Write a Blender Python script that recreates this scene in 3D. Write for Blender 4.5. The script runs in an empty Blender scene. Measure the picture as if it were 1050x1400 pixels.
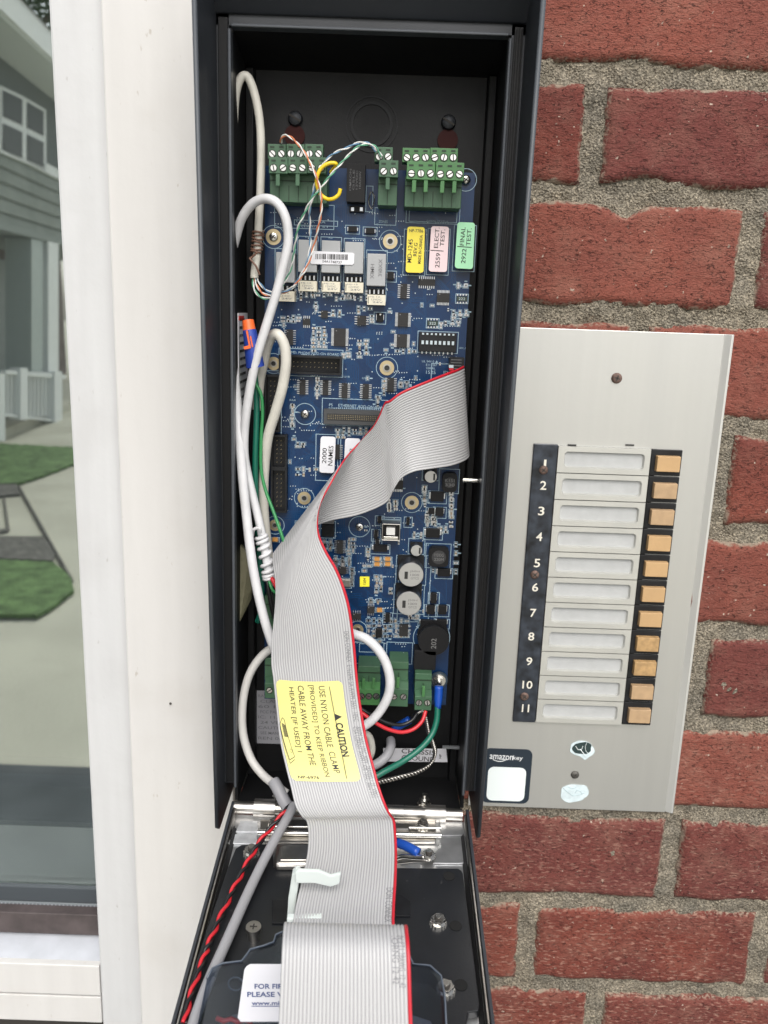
import bpy, math, random
from mathutils import Vector, Matrix, noise
random.seed(7)
C = bpy.context.scene
COL = C.collection
# ---------------------------------------------------------------- camera, sky, sun, exposure
F, PIT, ROLL, H = 1150.0, math.atan(0.24), 0.035, 1.5      # focal length in photo pixels, pitch, roll, eye height
cam = bpy.data.cameras.new('camera'); cam_o = bpy.data.objects.new('camera', cam); COL.objects.link(cam_o)
cam.sensor_fit = 'VERTICAL'; cam.sensor_height = 36; cam.sensor_width = 27; cam.lens = F/1400*36
cam.clip_start = 0.02; cam.clip_end = 300
cam.dof.use_dof = True; cam.dof.focus_distance = 0.52; cam.dof.aperture_fstop = 12.5
cam_o.matrix_world = Matrix.Translation((0, 0, H)) @ Matrix.Rotation(math.pi/2-PIT, 4, 'X') @ Matrix.Rotation(ROLL, 4, 'Z')
C.camera = cam_o
w = bpy.data.worlds.new('World'); C.world = w; w.use_nodes = True
nt = w.node_tree; nt.nodes.clear()
out = nt.nodes.new('ShaderNodeOutputWorld'); bg = nt.nodes.new('ShaderNodeBackground')
sky = nt.nodes.new('ShaderNodeTexSky'); sky.sky_type = 'NISHITA'; sky.sun_disc = False
hs = nt.nodes.new('ShaderNodeHueSaturation'); hs.inputs['Saturation'].default_value = 0.35
SUN_D = Vector((0.06, -0.78, 0.85)).normalized()          # direction to the sun
sky.sun_elevation = math.asin(SUN_D.z); sky.sun_rotation = math.atan2(SUN_D.x, SUN_D.y)
sky.dust_density = 3.0
nt.links.new(sky.outputs[0], hs.inputs['Color']); nt.links.new(hs.outputs[0], bg.inputs[0]); nt.links.new(bg.outputs[0], out.inputs[0])
bg.inputs[1].default_value = 0.12
sl = bpy.data.lights.new('sun', 'SUN'); sl.energy = 1.3; sl.angle = math.radians(48); sl.color = (1, .96, .9)
so = bpy.data.objects.new('sun', sl); COL.objects.link(so)
so.rotation_euler = (-SUN_D).to_track_quat('-Z', 'Y').to_euler()
C.view_settings.view_transform = 'Standard'; C.view_settings.look = 'None'; C.view_settings.exposure = 0.78
C.view_settings.gamma = 1; C.view_settings.use_curve_mapping = False

# ---------------------------------------------------------------- helpers
cr, sr, cp, sp = math.cos(ROLL), math.sin(ROLL), math.cos(PIT), math.sin(PIT)
def ray(px, py):
    u, v = px-525, py-700
    a, b = cr*u+sr*v, -sr*u+cr*v
    return Vector((a, F*cp-b*sp, -F*sp-b*cp))
def P(px, py, D):                       # point of the plane y = D seen at a photo pixel
    r = ray(px, py); r = r*(D/r.y); r.z += H
    return r
def mpp(px, py, D):                     # metres per pixel there, across and up
    return ((P(px+1, py, D)-P(px-1, py, D)).length/2, (P(px, py+1, D)-P(px, py-1, D)).length/2)
MATS = {}
def mat(name, col, rough=.5, metal=0., bump=None, spec=.5, var=None, specks=None, **kw):
    if name in MATS: return MATS[name]
    m = bpy.data.materials.new(name); m.use_nodes = True
    n = m.node_tree.nodes; l = m.node_tree.links; b = n['Principled BSDF']
    b.inputs['Base Color'].default_value = (*col, 1); b.inputs['Roughness'].default_value = rough
    b.inputs['Metallic'].default_value = metal; b.inputs['Specular IOR Level'].default_value = spec
    tc = n.new('ShaderNodeTexCoord')
    g = n.new('ShaderNodeNewGeometry')
    if var:      # (scale, dark factor, light factor)
        t = n.new('ShaderNodeTexNoise'); t.inputs['Scale'].default_value = var[0]; t.inputs['Detail'].default_value = 6
        mpv = n.new('ShaderNodeMapping'); mpv.inputs['Scale'].default_value = (1, 1, var[3] if len(var) > 3 else 1)
        l.new(g.outputs['Position'], mpv.inputs['Vector']); l.new(mpv.outputs[0], t.inputs['Vector'])
        r = n.new('ShaderNodeMapRange'); r.inputs[1].default_value = .3; r.inputs[2].default_value = .7
        r.inputs[3].default_value = var[1]; r.inputs[4].default_value = var[2]
        l.new(t.outputs[0], r.inputs[0])
        mx = n.new('ShaderNodeVectorMath'); mx.operation = 'SCALE'; mx.inputs[0].default_value = col
        l.new(r.outputs[0], mx.inputs['Scale']); l.new(mx.outputs[0], b.inputs['Base Color'])
        r2 = n.new('ShaderNodeMapRange'); r2.inputs[3].default_value = min(1, rough*1.25); r2.inputs[4].default_value = rough*.8
        l.new(t.outputs[0], r2.inputs[0]); l.new(r2.outputs[0], b.inputs['Roughness'])
    if specks:   # sparse small marks of another tone
        t = n.new('ShaderNodeTexNoise'); t.inputs['Scale'].default_value = 230; t.inputs['Detail'].default_value = 3
        m3 = n.new('ShaderNodeMapping'); m3.inputs['Scale'].default_value = (1, 1, .45); l.new(g.outputs['Position'], m3.inputs['Vector']); l.new(m3.outputs[0], t.inputs['Vector'])
        r = n.new('ShaderNodeMapRange'); r.inputs[1].default_value = .71; r.inputs[2].default_value = .78; r.inputs[4].default_value = .7; l.new(t.outputs[0], r.inputs[0])
        x = n.new('ShaderNodeMix'); x.data_type = 'RGBA'; x.inputs[7].default_value = (*specks, 1); l.new(r.outputs[0], x.inputs[0])
        if b.inputs['Base Color'].links: l.new(b.inputs['Base Color'].links[0].from_socket, x.inputs[6])
        else: x.inputs[6].default_value = (*col, 1)
        t4 = n.new('ShaderNodeTexNoise'); t4.inputs['Scale'].default_value = 16; t4.inputs['Detail'].default_value = 8; l.new(g.outputs['Position'], t4.inputs['Vector'])
        r4 = n.new('ShaderNodeMapRange'); r4.inputs[1].default_value = .52; r4.inputs[2].default_value = .78; r4.inputs[4].default_value = .22; l.new(t4.outputs[0], r4.inputs[0])
        x4 = n.new('ShaderNodeMix'); x4.data_type = 'RGBA'; l.new(r4.outputs[0], x4.inputs[0]); l.new(x.outputs[2], x4.inputs[6]); x4.inputs[7].default_value = (*specks, 1)
        l.new(x4.outputs[2], b.inputs['Base Color'])
    if bump:     # (scale, distance in metres)
        t = n.new('ShaderNodeTexNoise'); t.inputs['Scale'].default_value = bump[0]; t.inputs['Detail'].default_value = 4
        l.new(g.outputs['Position'], t.inputs['Vector'])
        bp = n.new('ShaderNodeBump'); bp.inputs['Distance'].default_value = bump[1]; bp.inputs['Strength'].default_value = 1
        l.new(t.outputs[0], bp.inputs['Height']); l.new(bp.outputs[0], b.inputs['Normal'])
    for k, v in kw.items(): b.inputs[k.replace('_', ' ')].default_value = v
    MATS[name] = m
    return m

class MB:                               # collects shapes, links them as one object
    def __init__(s): s.v = []; s.f = []; s.m = []; s.mats = []; s.cur = 0
    def use(s, m):
        if m not in s.mats: s.mats.append(m)
        s.cur = s.mats.index(m); return s
    def add(s, vs, fs):
        o = len(s.v); s.v += [tuple(p) for p in vs]
        for f in fs: s.f.append([o+i for i in f]); s.m.append(s.cur)
        return s
    def box(s, c, d, R=None):
        x, y, z = d[0]/2, d[1]/2, d[2]/2
        p = [Vector(q) for q in ((-x,-y,-z),(x,-y,-z),(x,y,-z),(-x,y,-z),(-x,-y,z),(x,-y,z),(x,y,z),(-x,y,z))]
        if R: p = [R @ q for q in p]
        c = Vector(c)
        return s.add([c+q for q in p], [(0,1,5,4),(1,2,6,5),(2,3,7,6),(3,0,4,7),(4,5,6,7),(3,2,1,0)])
    def prism(s, pts, off):             # polygon pts extruded by vector off
        n = len(pts); off = Vector(off); a = [Vector(p) for p in pts]
        return s.add(a+[p+off for p in a], [tuple(range(n)), tuple(range(2*n-1, n-1, -1))]+[(i, n+i, n+(i+1) % n, (i+1) % n) for i in range(n)])
    def cyl(s, a, b, r, n=16, r2=None, cap=True):
        a = Vector(a); b = Vector(b); d = (b-a).normalized(); r2 = r if r2 is None else r2
        u = d.orthogonal().normalized(); w_ = d.cross(u)
        vs = [a+(u*math.cos(t)+w_*math.sin(t))*r for t in [2*math.pi*i/n for i in range(n)]]
        vs += [b+(u*math.cos(t)+w_*math.sin(t))*r2 for t in [2*math.pi*i/n for i in range(n)]]
        fs = [(i, (i+1) % n, n+(i+1) % n, n+i) for i in range(n)]
        if cap: fs += [tuple(range(n-1, -1, -1)), tuple(range(n, 2*n))]
        return s.add(vs, fs)
    def ring(s, c, d, r0, r1, h, n=32):  # flat washer standing h along d
        c = Vector(c); d = Vector(d).normalized(); u = d.orthogonal().normalized(); w_ = d.cross(u)
        vs = []
        for rr, hh in ((r0, 0), (r0, h), (r1, h), (r1, 0)):
            vs += [c+d*hh+(u*math.cos(2*math.pi*i/n)+w_*math.sin(2*math.pi*i/n))*rr for i in range(n)]
        fs = []
        for k in range(4):
            for i in range(n): fs.append((k*n+i, k*n+(i+1) % n, ((k+1) % 4)*n+(i+1) % n, ((k+1) % 4)*n+i))
        return s.add(vs, fs)
    def tube(s, pts, r, n=12, rfun=None):
        L = len(pts); vs = []; u = None
        for i, p in enumerate(pts):
            d = (pts[min(i+1, L-1)]-pts[max(i-1, 0)]).normalized()
            if u is None: u = d.orthogonal().normalized()
            u = (u-d*u.dot(d)).normalized(); w_ = d.cross(u)
            rr = rfun(i/(L-1)) if rfun else r
            vs += [p+(u*math.cos(2*math.pi*k/n)+w_*math.sin(2*math.pi*k/n))*rr for k in range(n)]
        fs = [(i*n+k, i*n+(k+1) % n, (i+1)*n+(k+1) % n, (i+1)*n+k) for i in range(L-1) for k in range(n)]
        fs += [tuple(range(n-1, -1, -1)), tuple(range((L-1)*n, L*n))]
        return s.add(vs, fs)
    def frame(s, x0, z0, x1, z1, y, t, h):  # rectangular outline in a plane y, line width t
        for a in ((x0, z0, x1, z0+t), (x0, z1-t, x1, z1), (x0, z0+t, x0+t, z1-t), (x1-t, z0+t, x1, z1-t)):
            s.box(((a[0]+a[2])/2, y-h/2, (a[1]+a[3])/2), (abs(a[2]-a[0]), h, abs(a[3]-a[1])))
        return s
    def build(s, name, m=None, parent=None, smooth=False, bevel=0, seg=2, center=None):
        me = bpy.data.meshes.new(name)
        n = len(s.v)
        c = center or Vector([sum(p[i] for p in s.v)/n for i in range(3)])
        me.from_pydata([(p[0]-c[0], p[1]-c[1], p[2]-c[2]) for p in s.v], [], s.f)
        for q in (s.mats or [m]): me.materials.append(q)
        if s.mats: me.polygons.foreach_set('material_index', s.m)
        me.update()
        import bmesh as bm_
        b = bm_.new(); b.from_mesh(me); bm_.ops.recalc_face_normals(b, faces=b.faces); b.to_mesh(me); b.free()
        if smooth is True: me.polygons.foreach_set('use_smooth', [True]*len(me.polygons))
        elif smooth: me.polygons.foreach_set('use_smooth', [True]*len(me.polygons)); me.set_sharp_from_angle(angle=smooth)
        o = bpy.data.objects.new(name, me); COL.objects.link(o)
        put(o, c, parent)
        if bevel:
            bv = o.modifiers.new('bevel', 'BEVEL'); bv.width = bevel; bv.segments = seg; bv.limit_method = 'ANGLE'; bv.angle_limit = .6
        return o
def wloc(o):
    v = Vector(o.location); p = o.parent
    while p: v += p.location; p = p.parent
    return v
def put(o, c, parent):
    o.parent = parent
    o.location = Vector(c)-(wloc(parent) if parent else Vector((0, 0, 0)))
def tag(o, label=None, cat=None, group=None, kind=None):
    if label: o['label'] = label
    if cat: o['category'] = cat
    if group: o['group'] = group
    if kind: o['kind'] = kind
    return o
def thing(name, loc, label, cat, group=None):
    o = bpy.data.objects.new(name, None); COL.objects.link(o); o.location = loc; o.empty_display_size = .01
    return tag(o, label, cat, group)
def share(src, c, parent, rot=None):
    o = src.copy(); COL.objects.link(o); put(o, c, parent)
    if rot is not None: o.rotation_euler = rot
    return o
def cr_(P0, P1, P2, P3, t): return .5*((2*P1)+(P2-P0)*t+(2*P0-5*P1+4*P2-P3)*t*t+(3*P1-P0-3*P2+P3)*t**3)
def spline(pts, k=8):
    pts = [Vector(p) for p in pts]; o = []
    for i in range(len(pts)-1):
        a, b, c, d = pts[max(i-1, 0)], pts[i], pts[i+1], pts[min(i+2, len(pts)-1)]
        o += [cr_(a, b, c, d, j/k) for j in range(k)]
    return o+[pts[-1]]
def path(pts, k=8): return [P(q[0], q[1], q[2]) for q in spline(pts, k)]
def text_mesh(s, off=0.0):
    cu = bpy.data.curves.new('t', 'FONT'); cu.body = s; cu.resolution_u = 3; cu.offset = off
    o = bpy.data.objects.new('t', cu); COL.objects.link(o)
    me = bpy.data.meshes.new_from_object(o.evaluated_get(bpy.context.evaluated_depsgraph_get()))
    vs = [v.co.copy() for v in me.vertices]; fs = [tuple(p.vertices) for p in me.polygons]
    bpy.data.objects.remove(o); bpy.data.curves.remove(cu); bpy.data.meshes.remove(me)
    x0 = min(v.x for v in vs); x1 = max(v.x for v in vs); y0 = min(v.y for v in vs); y1 = max(v.y for v in vs)
    return [((v.x-x0)/(x1-x0)-.5, (v.y-y0)/(y1-y0)-.5) for v in vs], fs
def put_text(mb, s, px, py, D, wpx, hpx, rot=0, off=0.004):
    """flat print facing the camera side: wpx long, hpx tall (photo pixels), rot in degrees counter-clockwise"""
    vs, fs = text_mesh(s, off); c = P(px, py, D); mx, mz = mpp(px, py, D); a = math.radians(rot)
    k = mx if abs(rot) < 45 else mz; k2 = mz if abs(rot) < 45 else mx
    pts = []
    for x, y in vs:
        x *= wpx*k; y *= hpx*k2
        pts.append((c.x+x*math.cos(a)-y*math.sin(a), D, c.z+x*math.sin(a)+y*math.cos(a)))
    mb.add(pts, fs)
def rrect(w_, h_, r, n=5):
    o = []
    for cx, cy, a0 in ((w_/2-r, h_/2-r, 0), (-w_/2+r, h_/2-r, 90), (-w_/2+r, -h_/2+r, 180), (w_/2-r, -h_/2+r, 270)):
        for i in range(n+1):
            a = math.radians(a0+90*i/n); o.append((cx+r*math.cos(a), cy+r*math.sin(a)))
    return o

# ---------------------------------------------------------------- materials
def brick_material():
    m = bpy.data.materials.new('red_brick'); m.use_nodes = True
    n = m.node_tree.nodes; l = m.node_tree.links; b = n['Principled BSDF']
    g = n.new('ShaderNodeNewGeometry'); oi = n.new('ShaderNodeObjectInfo')
    mp = n.new('ShaderNodeMapping'); mp.inputs['Scale'].default_value = (1, 1, 2.3); l.new(g.outputs['Position'], mp.inputs['Vector'])
    def noi(scale, det, vec=mp.outputs[0], dist=0):
        t = n.new('ShaderNodeTexNoise'); t.inputs['Scale'].default_value = scale; t.inputs['Detail'].default_value = det
        t.inputs['Distortion'].default_value = dist; l.new(vec, t.inputs['Vector']); return t.outputs[0]
    def ramp(src, a, b_, c0, c1):
        r = n.new('ShaderNodeMapRange'); r.clamp = True
        r.inputs[1].default_value = a; r.inputs[2].default_value = b_; r.inputs[3].default_value = c0; r.inputs[4].default_value = c1
        l.new(src, r.inputs[0]); return r.outputs[0]
    def mix(fac, a, b_):
        x = n.new('ShaderNodeMix'); x.data_type = 'RGBA'; l.new(fac, x.inputs[0])
        for s_, v in ((6, a), (7, b_)):
            if isinstance(v, tuple): x.inputs[s_].default_value = (*v, 1)
            else: l.new(v, x.inputs[s_])
        return x.outputs[2]
    big = noi(22, 4, g.outputs['Position']); fine = noi(520, 5); crack = noi(150, 5, dist=.25); grain = noi(1300, 3, g.outputs['Position'])
    c = mix(ramp(big, .35, .65, 0, 1), (.190, .050, .034), (.135, .036, .028))
    c = mix(ramp(oi.outputs['Random'], 0, .5, .75, 0), c, (.135, .040, .036)); c = mix(ramp(oi.outputs['Random'], .5, 1, 0, .7), c, (.26, .085, .060))
    c = mix(ramp(fine, .56, .72, 0, .45), c, (.27, .105, .082))
    c = mix(ramp(grain, .30, .44, .8, 0), c, (.055, .018, .016))
    ck = n.new('ShaderNodeMath'); ck.operation = 'ABSOLUTE'
    sb = n.new('ShaderNodeMath'); sb.operation = 'SUBTRACT'; sb.inputs[1].default_value = .5; l.new(crack, sb.inputs[0]); l.new(sb.outputs[0], ck.inputs[0])
    cm = ramp(ck.outputs[0], .0, .02, 1, 0)
    pit = noi(210, 3)
    cmk = n.new('ShaderNodeMath'); cmk.operation = 'MULTIPLY'; l.new(cm, cmk.inputs[0]); l.new(ramp(pit, .48, .56, 0, 1), cmk.inputs[1])
    c = mix(ramp(cmk.outputs[0], 0, 1, 0, .75), c, (.07, .024, .02))
    c = mix(ramp(noi(260, 3, g.outputs['Position']), .7, .74, 0, .8), c, (.5, .43, .35))
    at = n.new('ShaderNodeAttribute'); at.attribute_name = 'edge'
    dust = noi(40, 6, g.outputs['Position'])
    c = mix(ramp(dust, .48, .75, 0, .28), c, (.31, .17, .125))
    mp2 = n.new('ShaderNodeMapping'); mp2.inputs['Scale'].default_value = (1, 1, 3.5); mp2.inputs['Rotation'].default_value = (0, .12, 0); l.new(g.outputs['Position'], mp2.inputs['Vector'])
    sz = n.new('ShaderNodeSeparateXYZ'); l.new(g.outputs['Position'], sz.inputs[0])
    wm = n.new('ShaderNodeMath'); wm.operation = 'MULTIPLY'; l.new(ramp(noi(190, 4, mp2.outputs[0]), .56, .66, 0, .75), wm.inputs[0]); l.new(ramp(sz.outputs[2], .95, 1.25, 1, .12), wm.inputs[1])
    c = mix(wm.outputs[0], c, (.40, .23, .175))
    sm = n.new('ShaderNodeMath'); sm.operation = 'MULTIPLY_ADD'; l.new(noi(75, 5, g.outputs['Position']), sm.inputs[0]); sm.inputs[1].default_value = 1.7; l.new(at.outputs['Fac'], sm.inputs[2])
    c = mix(ramp(sm.outputs[0], 1.80, 2.0, 0, .85), c, (.27, .235, .18))
    fr = ramp(at.outputs['Fac'], .70, 1, 0, 1)
    em = n.new('ShaderNodeMath'); em.operation = 'MULTIPLY'; l.new(fr, em.inputs[0]); l.new(ramp(noi(480, 4, g.outputs['Position']), .47, .60, 0, 1), em.inputs[1])
    c = mix(em.outputs[0], c, (.34, .26, .20))
    l.new(c, b.inputs['Base Color']); b.inputs['Roughness'].default_value = .85; b.inputs['Specular IOR Level'].default_value = .3
    # relief: rough drag marks, cracks, grain
    s1 = n.new('ShaderNodeMath'); s1.operation = 'MULTIPLY_ADD'; l.new(cmk.outputs[0], s1.inputs[0]); s1.inputs[1].default_value = -.9; l.new(fine, s1.inputs[2])
    s2 = n.new('ShaderNodeMath'); s2.operation = 'MULTIPLY_ADD'; l.new(crack, s2.inputs[0]); s2.inputs[1].default_value = 1.2; l.new(s1.outputs[0], s2.inputs[2])
    s3 = n.new('ShaderNodeMath'); s3.operation = 'MULTIPLY_ADD'; l.new(grain, s3.inputs[0]); s3.inputs[1].default_value = .3; l.new(s2.outputs[0], s3.inputs[2])
    bp = n.new('ShaderNodeBump'); bp.inputs['Distance'].default_value = .0010; bp.inputs['Strength'].default_value = 1
    l.new(s3.outputs[0], bp.inputs['Height']); l.new(bp.outputs[0], b.inputs['Normal'])
    return m
def mortar_material():
    m = bpy.data.materials.new('mortar'); m.use_nodes = True
    n = m.node_tree.nodes; l = m.node_tree.links; b = n['Principled BSDF']
    g = n.new('ShaderNodeNewGeometry')
    t = n.new('ShaderNodeTexNoise'); t.inputs['Scale'].default_value = 640; t.inputs['Detail'].default_value = 7; l.new(g.outputs['Position'], t.inputs['Vector'])
    v = n.new('ShaderNodeTexVoronoi'); v.inputs['Scale'].default_value = 750; l.new(g.outputs['Position'], v.inputs['Vector'])
    t2 = n.new('ShaderNodeTexNoise'); t2.inputs['Scale'].default_value = 35; t2.inputs['Detail'].default_value = 5; l.new(g.outputs['Position'], t2.inputs['Vector'])
    cr1 = n.new('ShaderNodeValToRGB'); e = cr1.color_ramp.elements
    e[0].position = .30; e[0].color = (.14, .122, .096, 1); e[1].position = .72; e[1].color = (.36, .315, .25, 1)
    k = e.new(.5); k.color = (.225, .205, .170, 1)
    l.new(t.outputs[0], cr1.inputs[0])
    mx = n.new('ShaderNodeMix'); mx.data_type = 'RGBA'; mx.blend_type = 'MULTIPLY'; mx.inputs[0].default_value = .6
    r2 = n.new('ShaderNodeValToRGB'); r2.color_ramp.elements[0].position = .35; r2.color_ramp.elements[0].color = (.62, .62, .6, 1); r2.color_ramp.elements[1].position = .62; r2.color_ramp.elements[1].color = (1.15, 1.1, 1, 1)
    l.new(t2.outputs[0], r2.inputs[0]); vc = n.new('ShaderNodeTexVoronoi'); vc.inputs['Scale'].default_value = 900; l.new(g.outputs['Position'], vc.inputs['Vector']); sc_ = n.new('ShaderNodeSeparateColor'); l.new(vc.outputs['Color'], sc_.inputs[0]); vr = n.new('ShaderNodeMapRange'); vr.inputs[3].default_value = .62; vr.inputs[4].default_value = 1.5; l.new(sc_.outputs[0], vr.inputs[0]); vm = n.new('ShaderNodeVectorMath'); vm.operation = 'SCALE'; l.new(cr1.outputs[0], vm.inputs[0]); l.new(vr.outputs[0], vm.inputs['Scale']); l.new(vm.outputs[0], mx.inputs[6]); l.new(r2.outputs[0], mx.inputs[7]); l.new(mx.outputs[2], b.inputs['Base Color'])
    b.inputs['Roughness'].default_value = .95; b.inputs['Specular IOR Level'].default_value = .2
    a = n.new('ShaderNodeMath'); a.operation = 'MULTIPLY_ADD'; l.new(v.outputs[0], a.inputs[0]); a.inputs[1].default_value = -.6; l.new(t.outputs[0], a.inputs[2])
    bp = n.new('ShaderNodeBump'); bp.inputs['Distance'].default_value = .0022; l.new(a.outputs[0], bp.inputs['Height']); l.new(bp.outputs[0], b.inputs['Normal'])
    return m
def glass_material(name, tint, fac, rough=0.0, trans=(.8, .85, .83)):
    m = bpy.data.materials.new(name); m.use_nodes = True
    n = m.node_tree.nodes; l = m.node_tree.links; n.clear()
    o = n.new('ShaderNodeOutputMaterial'); g = n.new('ShaderNodeBsdfGlossy'); g.inputs['Color'].default_value = (*tint, 1); g.inputs['Roughness'].default_value = rough
    t = n.new('ShaderNodeBsdfTransparent'); t.inputs['Color'].default_value = (*trans, 1)
    x = n.new('ShaderNodeMixShader'); x.inputs[0].default_value = fac
    l.new(t.outputs[0], x.inputs[1]); l.new(g.outputs[0], x.inputs[2]); l.new(x.outputs[0], o.inputs[0])
    return m
M = dict(
    brick=brick_material(), mortar=mortar_material(),
    trim=mat('white_painted_trim', (.61, .60, .585), .55, specks=(.42, .38, .33), var=(60, .955, 1.03, .08), bump=(90, .0002)),
    trim2=mat('cool_white_trim', (.57, .575, .58), .5, specks=(.38, .37, .36), var=(90, .95, 1.03, .07), bump=(120, .0002)),
    seam=mat('dark_seam', (.05, .045, .04), .8),
    gasket=mat('window_gasket', (.055, .065, .075), .5), gasket2=mat('brown_sash', (.075, .06, .06), .6, var=(60, .7, 1.3)),
    spacer=mat('spacer_bar', (.26, .29, .31), .4, .3),
    paint=mat('charcoal_powder_coat', (.027, .031, .038), .42, bump=(1800, .00006), var=(25, .9, 1.12), specks=(.05, .052, .055)),
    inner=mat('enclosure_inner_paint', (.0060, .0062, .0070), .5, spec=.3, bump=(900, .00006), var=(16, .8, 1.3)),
    edge=mat('worn_edge', (.062, .070, .080), .5),
    rubber=mat('black_rubber', (.012, .012, .013), .6, bump=(500, .0002)),
    alu=mat('satin_aluminium', (.55, .55, .53), .40, .75, var=(55, .95, 1.03, .05), bump=(260, .00005), specks=(.55, .54, .5)),
    holder=mat('name_holder_alu', (.56, .56, .53), .36, .55, bump=(400, .00004), var=(40, .93, 1.05)),
    slot=mat('frosted_slot', (.43, .44, .44), .55, 0, bump=(500, .0001), var=(130, .93, 1.04)),
    strip=mat('black_anodised_strip', (.014, .017, .023), .36, .2, var=(110, .4, 3.4)),
    blackpl=mat('black_plastic', (.009, .0095, .011), .42, var=(80, .7, 1.7), spec=.3),
    chip=mat('chip_epoxy', (.026, .025, .025), .5, bump=(2500, .00005), spec=.3),
    chip2=mat('dark_epoxy', (.009, .009, .010), .5, spec=.25),
    tan=mat('tan_button', (.49, .315, .155), .42, var=(70, .93, 1.06), bump=(700, .00012)),
    tan2=mat('worn_tan_button', (.43, .29, .165), .45, var=(150, .86, 1.1), bump=(700, .00015)),
    tan3=mat('scuffed_tan_button', (.46, .29, .13), .5, var=(260, .72, 1.1), bump=(900, .0002)),
    rust=mat('rusty_screw', (.13, .085, .07), .55, .5, bump=(1500, .0003), var=(300, .5, 1.8)),
    steel=mat('steel', (.62, .61, .58), .25, 1), steel2=mat('brushed_steel', (.50, .48, .45), .3, 1, var=(60, .7, 1.2), bump=(300, .0001)),
    zinc=mat('zinc_sheet', (.60, .61, .62), .32, .85, var=(45, .6, 1.15), bump=(400, .0001)),
    tin=mat('solder_tin', (.55, .57, .60), .3, .9), gold=mat('gold_plated_pad', (.52, .43, .27), .38, .8),
    pcb=mat('blue_solder_mask', (.0030, .0245, .082), .28, var=(22, .8, 1.25), spec=.4), trace=mat('trace_under_mask', (.0050, .041, .120), .26, spec=.4),
    silk=mat('silkscreen_white', (.30, .42, .50), .6), silkw=mat('silkscreen_bright', (.5, .58, .62), .6),
    green=mat('terminal_green_lit', (.055, .17, .055), .42, var=(50, .9, 1.1)), green2=mat('terminal_green', (.045, .11, .058), .45, var=(50, .88, 1.1)),
    greend=mat('terminal_slot', (.012, .03, .014), .6),
    relay=mat('grey_relay', (.36, .37, .38), .45), cream=mat('cream_block', (.66, .62, .50), .5),
    lab_y=mat('yellow_label', (.80, .66, .065), .45), lab_p=mat('pink_label', (.78, .62, .64), .45), lab_g=mat('mint_label', (.38, .76, .47), .45), lab_w=mat('white_label', (.74, .74, .78), .45),
    caution=mat('caution_yellow', (.74, .68, .24), .45, var=(40, .96, 1.04)),
    ink=mat('black_ink', (.02, .02, .02), .5), ink2=mat('faded_ink', (.20, .20, .21), .6), bluei=mat('blue_ink', (.05, .08, .22), .5),
    capt=mat('capacitor_top', (.50, .50, .50), .35, .8, bump=(900, .00005)), caps=mat('capacitor_side', (.05, .05, .055), .3, .5),
    orange=mat('tantalum_orange', (.50, .24, .06), .45),
    ribbon=mat('grey_ribbon', (.455, .455, .46), .42), ribred=mat('red_conductor', (.50, .015, .03), .4), ribgroove=mat('ribbon_groove', (.32, .32, .33), .6),
    cable=mat('white_cable_jacket', (.64, .64, .655), .36, var=(90, .9, 1.03), bump=(160, .0002)), cable2=mat('aged_cable_jacket', (.60, .58, .52), .45, var=(60, .85, 1.06), bump=(300, .0002)),
    cable3=mat('grey_cable_jacket', (.33, .33, .35), .45), red=mat('red_wire', (.55, .02, .03), .35), black=mat('black_wire', (.012, .012, .013), .35),
    wgreen=mat('green_wire', (.03, .22, .07), .35), teal=mat('teal_wire', (.008, .13, .085), .35), wblue=mat('blue_sleeve', (.01, .07, .38), .35),
    orangew=mat('orange_wire', (.62, .20, .09), .4), white=mat('white_wire', (.72, .72, .70), .4), bluew=mat('pale_blue_wire', (.12, .24, .38), .4), brown=mat('brown_wire', (.16, .085, .06), .45),
    pgreen=mat('pale_green_wire', (.10, .33, .20), .4), yellow=mat('yellow_wire', (.78, .55, .02), .35),
    nutor=mat('wire_nut_orange', (.80, .14, .03), .4), nutbl=mat('wire_nut_blue', (.02, .05, .30), .4),
    nylon=mat('milky_nylon', (.66, .72, .70), .4), maroon=mat('maroon_disc', (.04, .006, .005), .6, spec=.2),
    stnavy=mat('navy_sticker', (.012, .022, .035), .4), stwhite=mat('pale_sticker', (.74, .80, .80), .4), stteal=mat('sticker_residue', (.60, .70, .73), .55, var=(200, .85, 1.1)),
)

# ================================================================ brick wall
DW = .575
wall = thing('brick_wall', P(1000, 700, DW+.1), 'red brick wall with rough grey mortar joints behind the call button plate', 'wall')
def edge_noise(x, z, k): return noise.noise(Vector((x*k, z*k, 3.1)))
ROWS = [-60, 104, 268, 432, 581, 726, 862, 989, 1114, 1239, 1354, 1466]      # mortar centre lines at photo column 900
JOINT = {1: 812, 2: 1025, 4: 985, 6: 955, 8: 917, 9: 720, 10: 812}
RZ = [P(900, y, DW).z for y in ROWS]
PITCH = P(1041, 1290, DW).x-P(720, 1290, DW).x
xr = P(720, 1290, DW).x
XMIN, XMAX = P(301.5, 600, .517).x, .62
NOTCH = [('t', P(857, 295, DW).x, P(857, 285, DW).z, .009, .0075), ('b', P(885, 245, DW).x, P(885, 255, DW).z, .014, .0055), ('b', P(868, 85, DW).x, P(868, 88, DW).z, .012, .004), ('t', P(893, 120, DW).x, P(893, 120, DW).z, .006, .003), ('t', P(880, 1250, DW).x, P(880, 1255, DW).z, .02, .002)]
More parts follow.
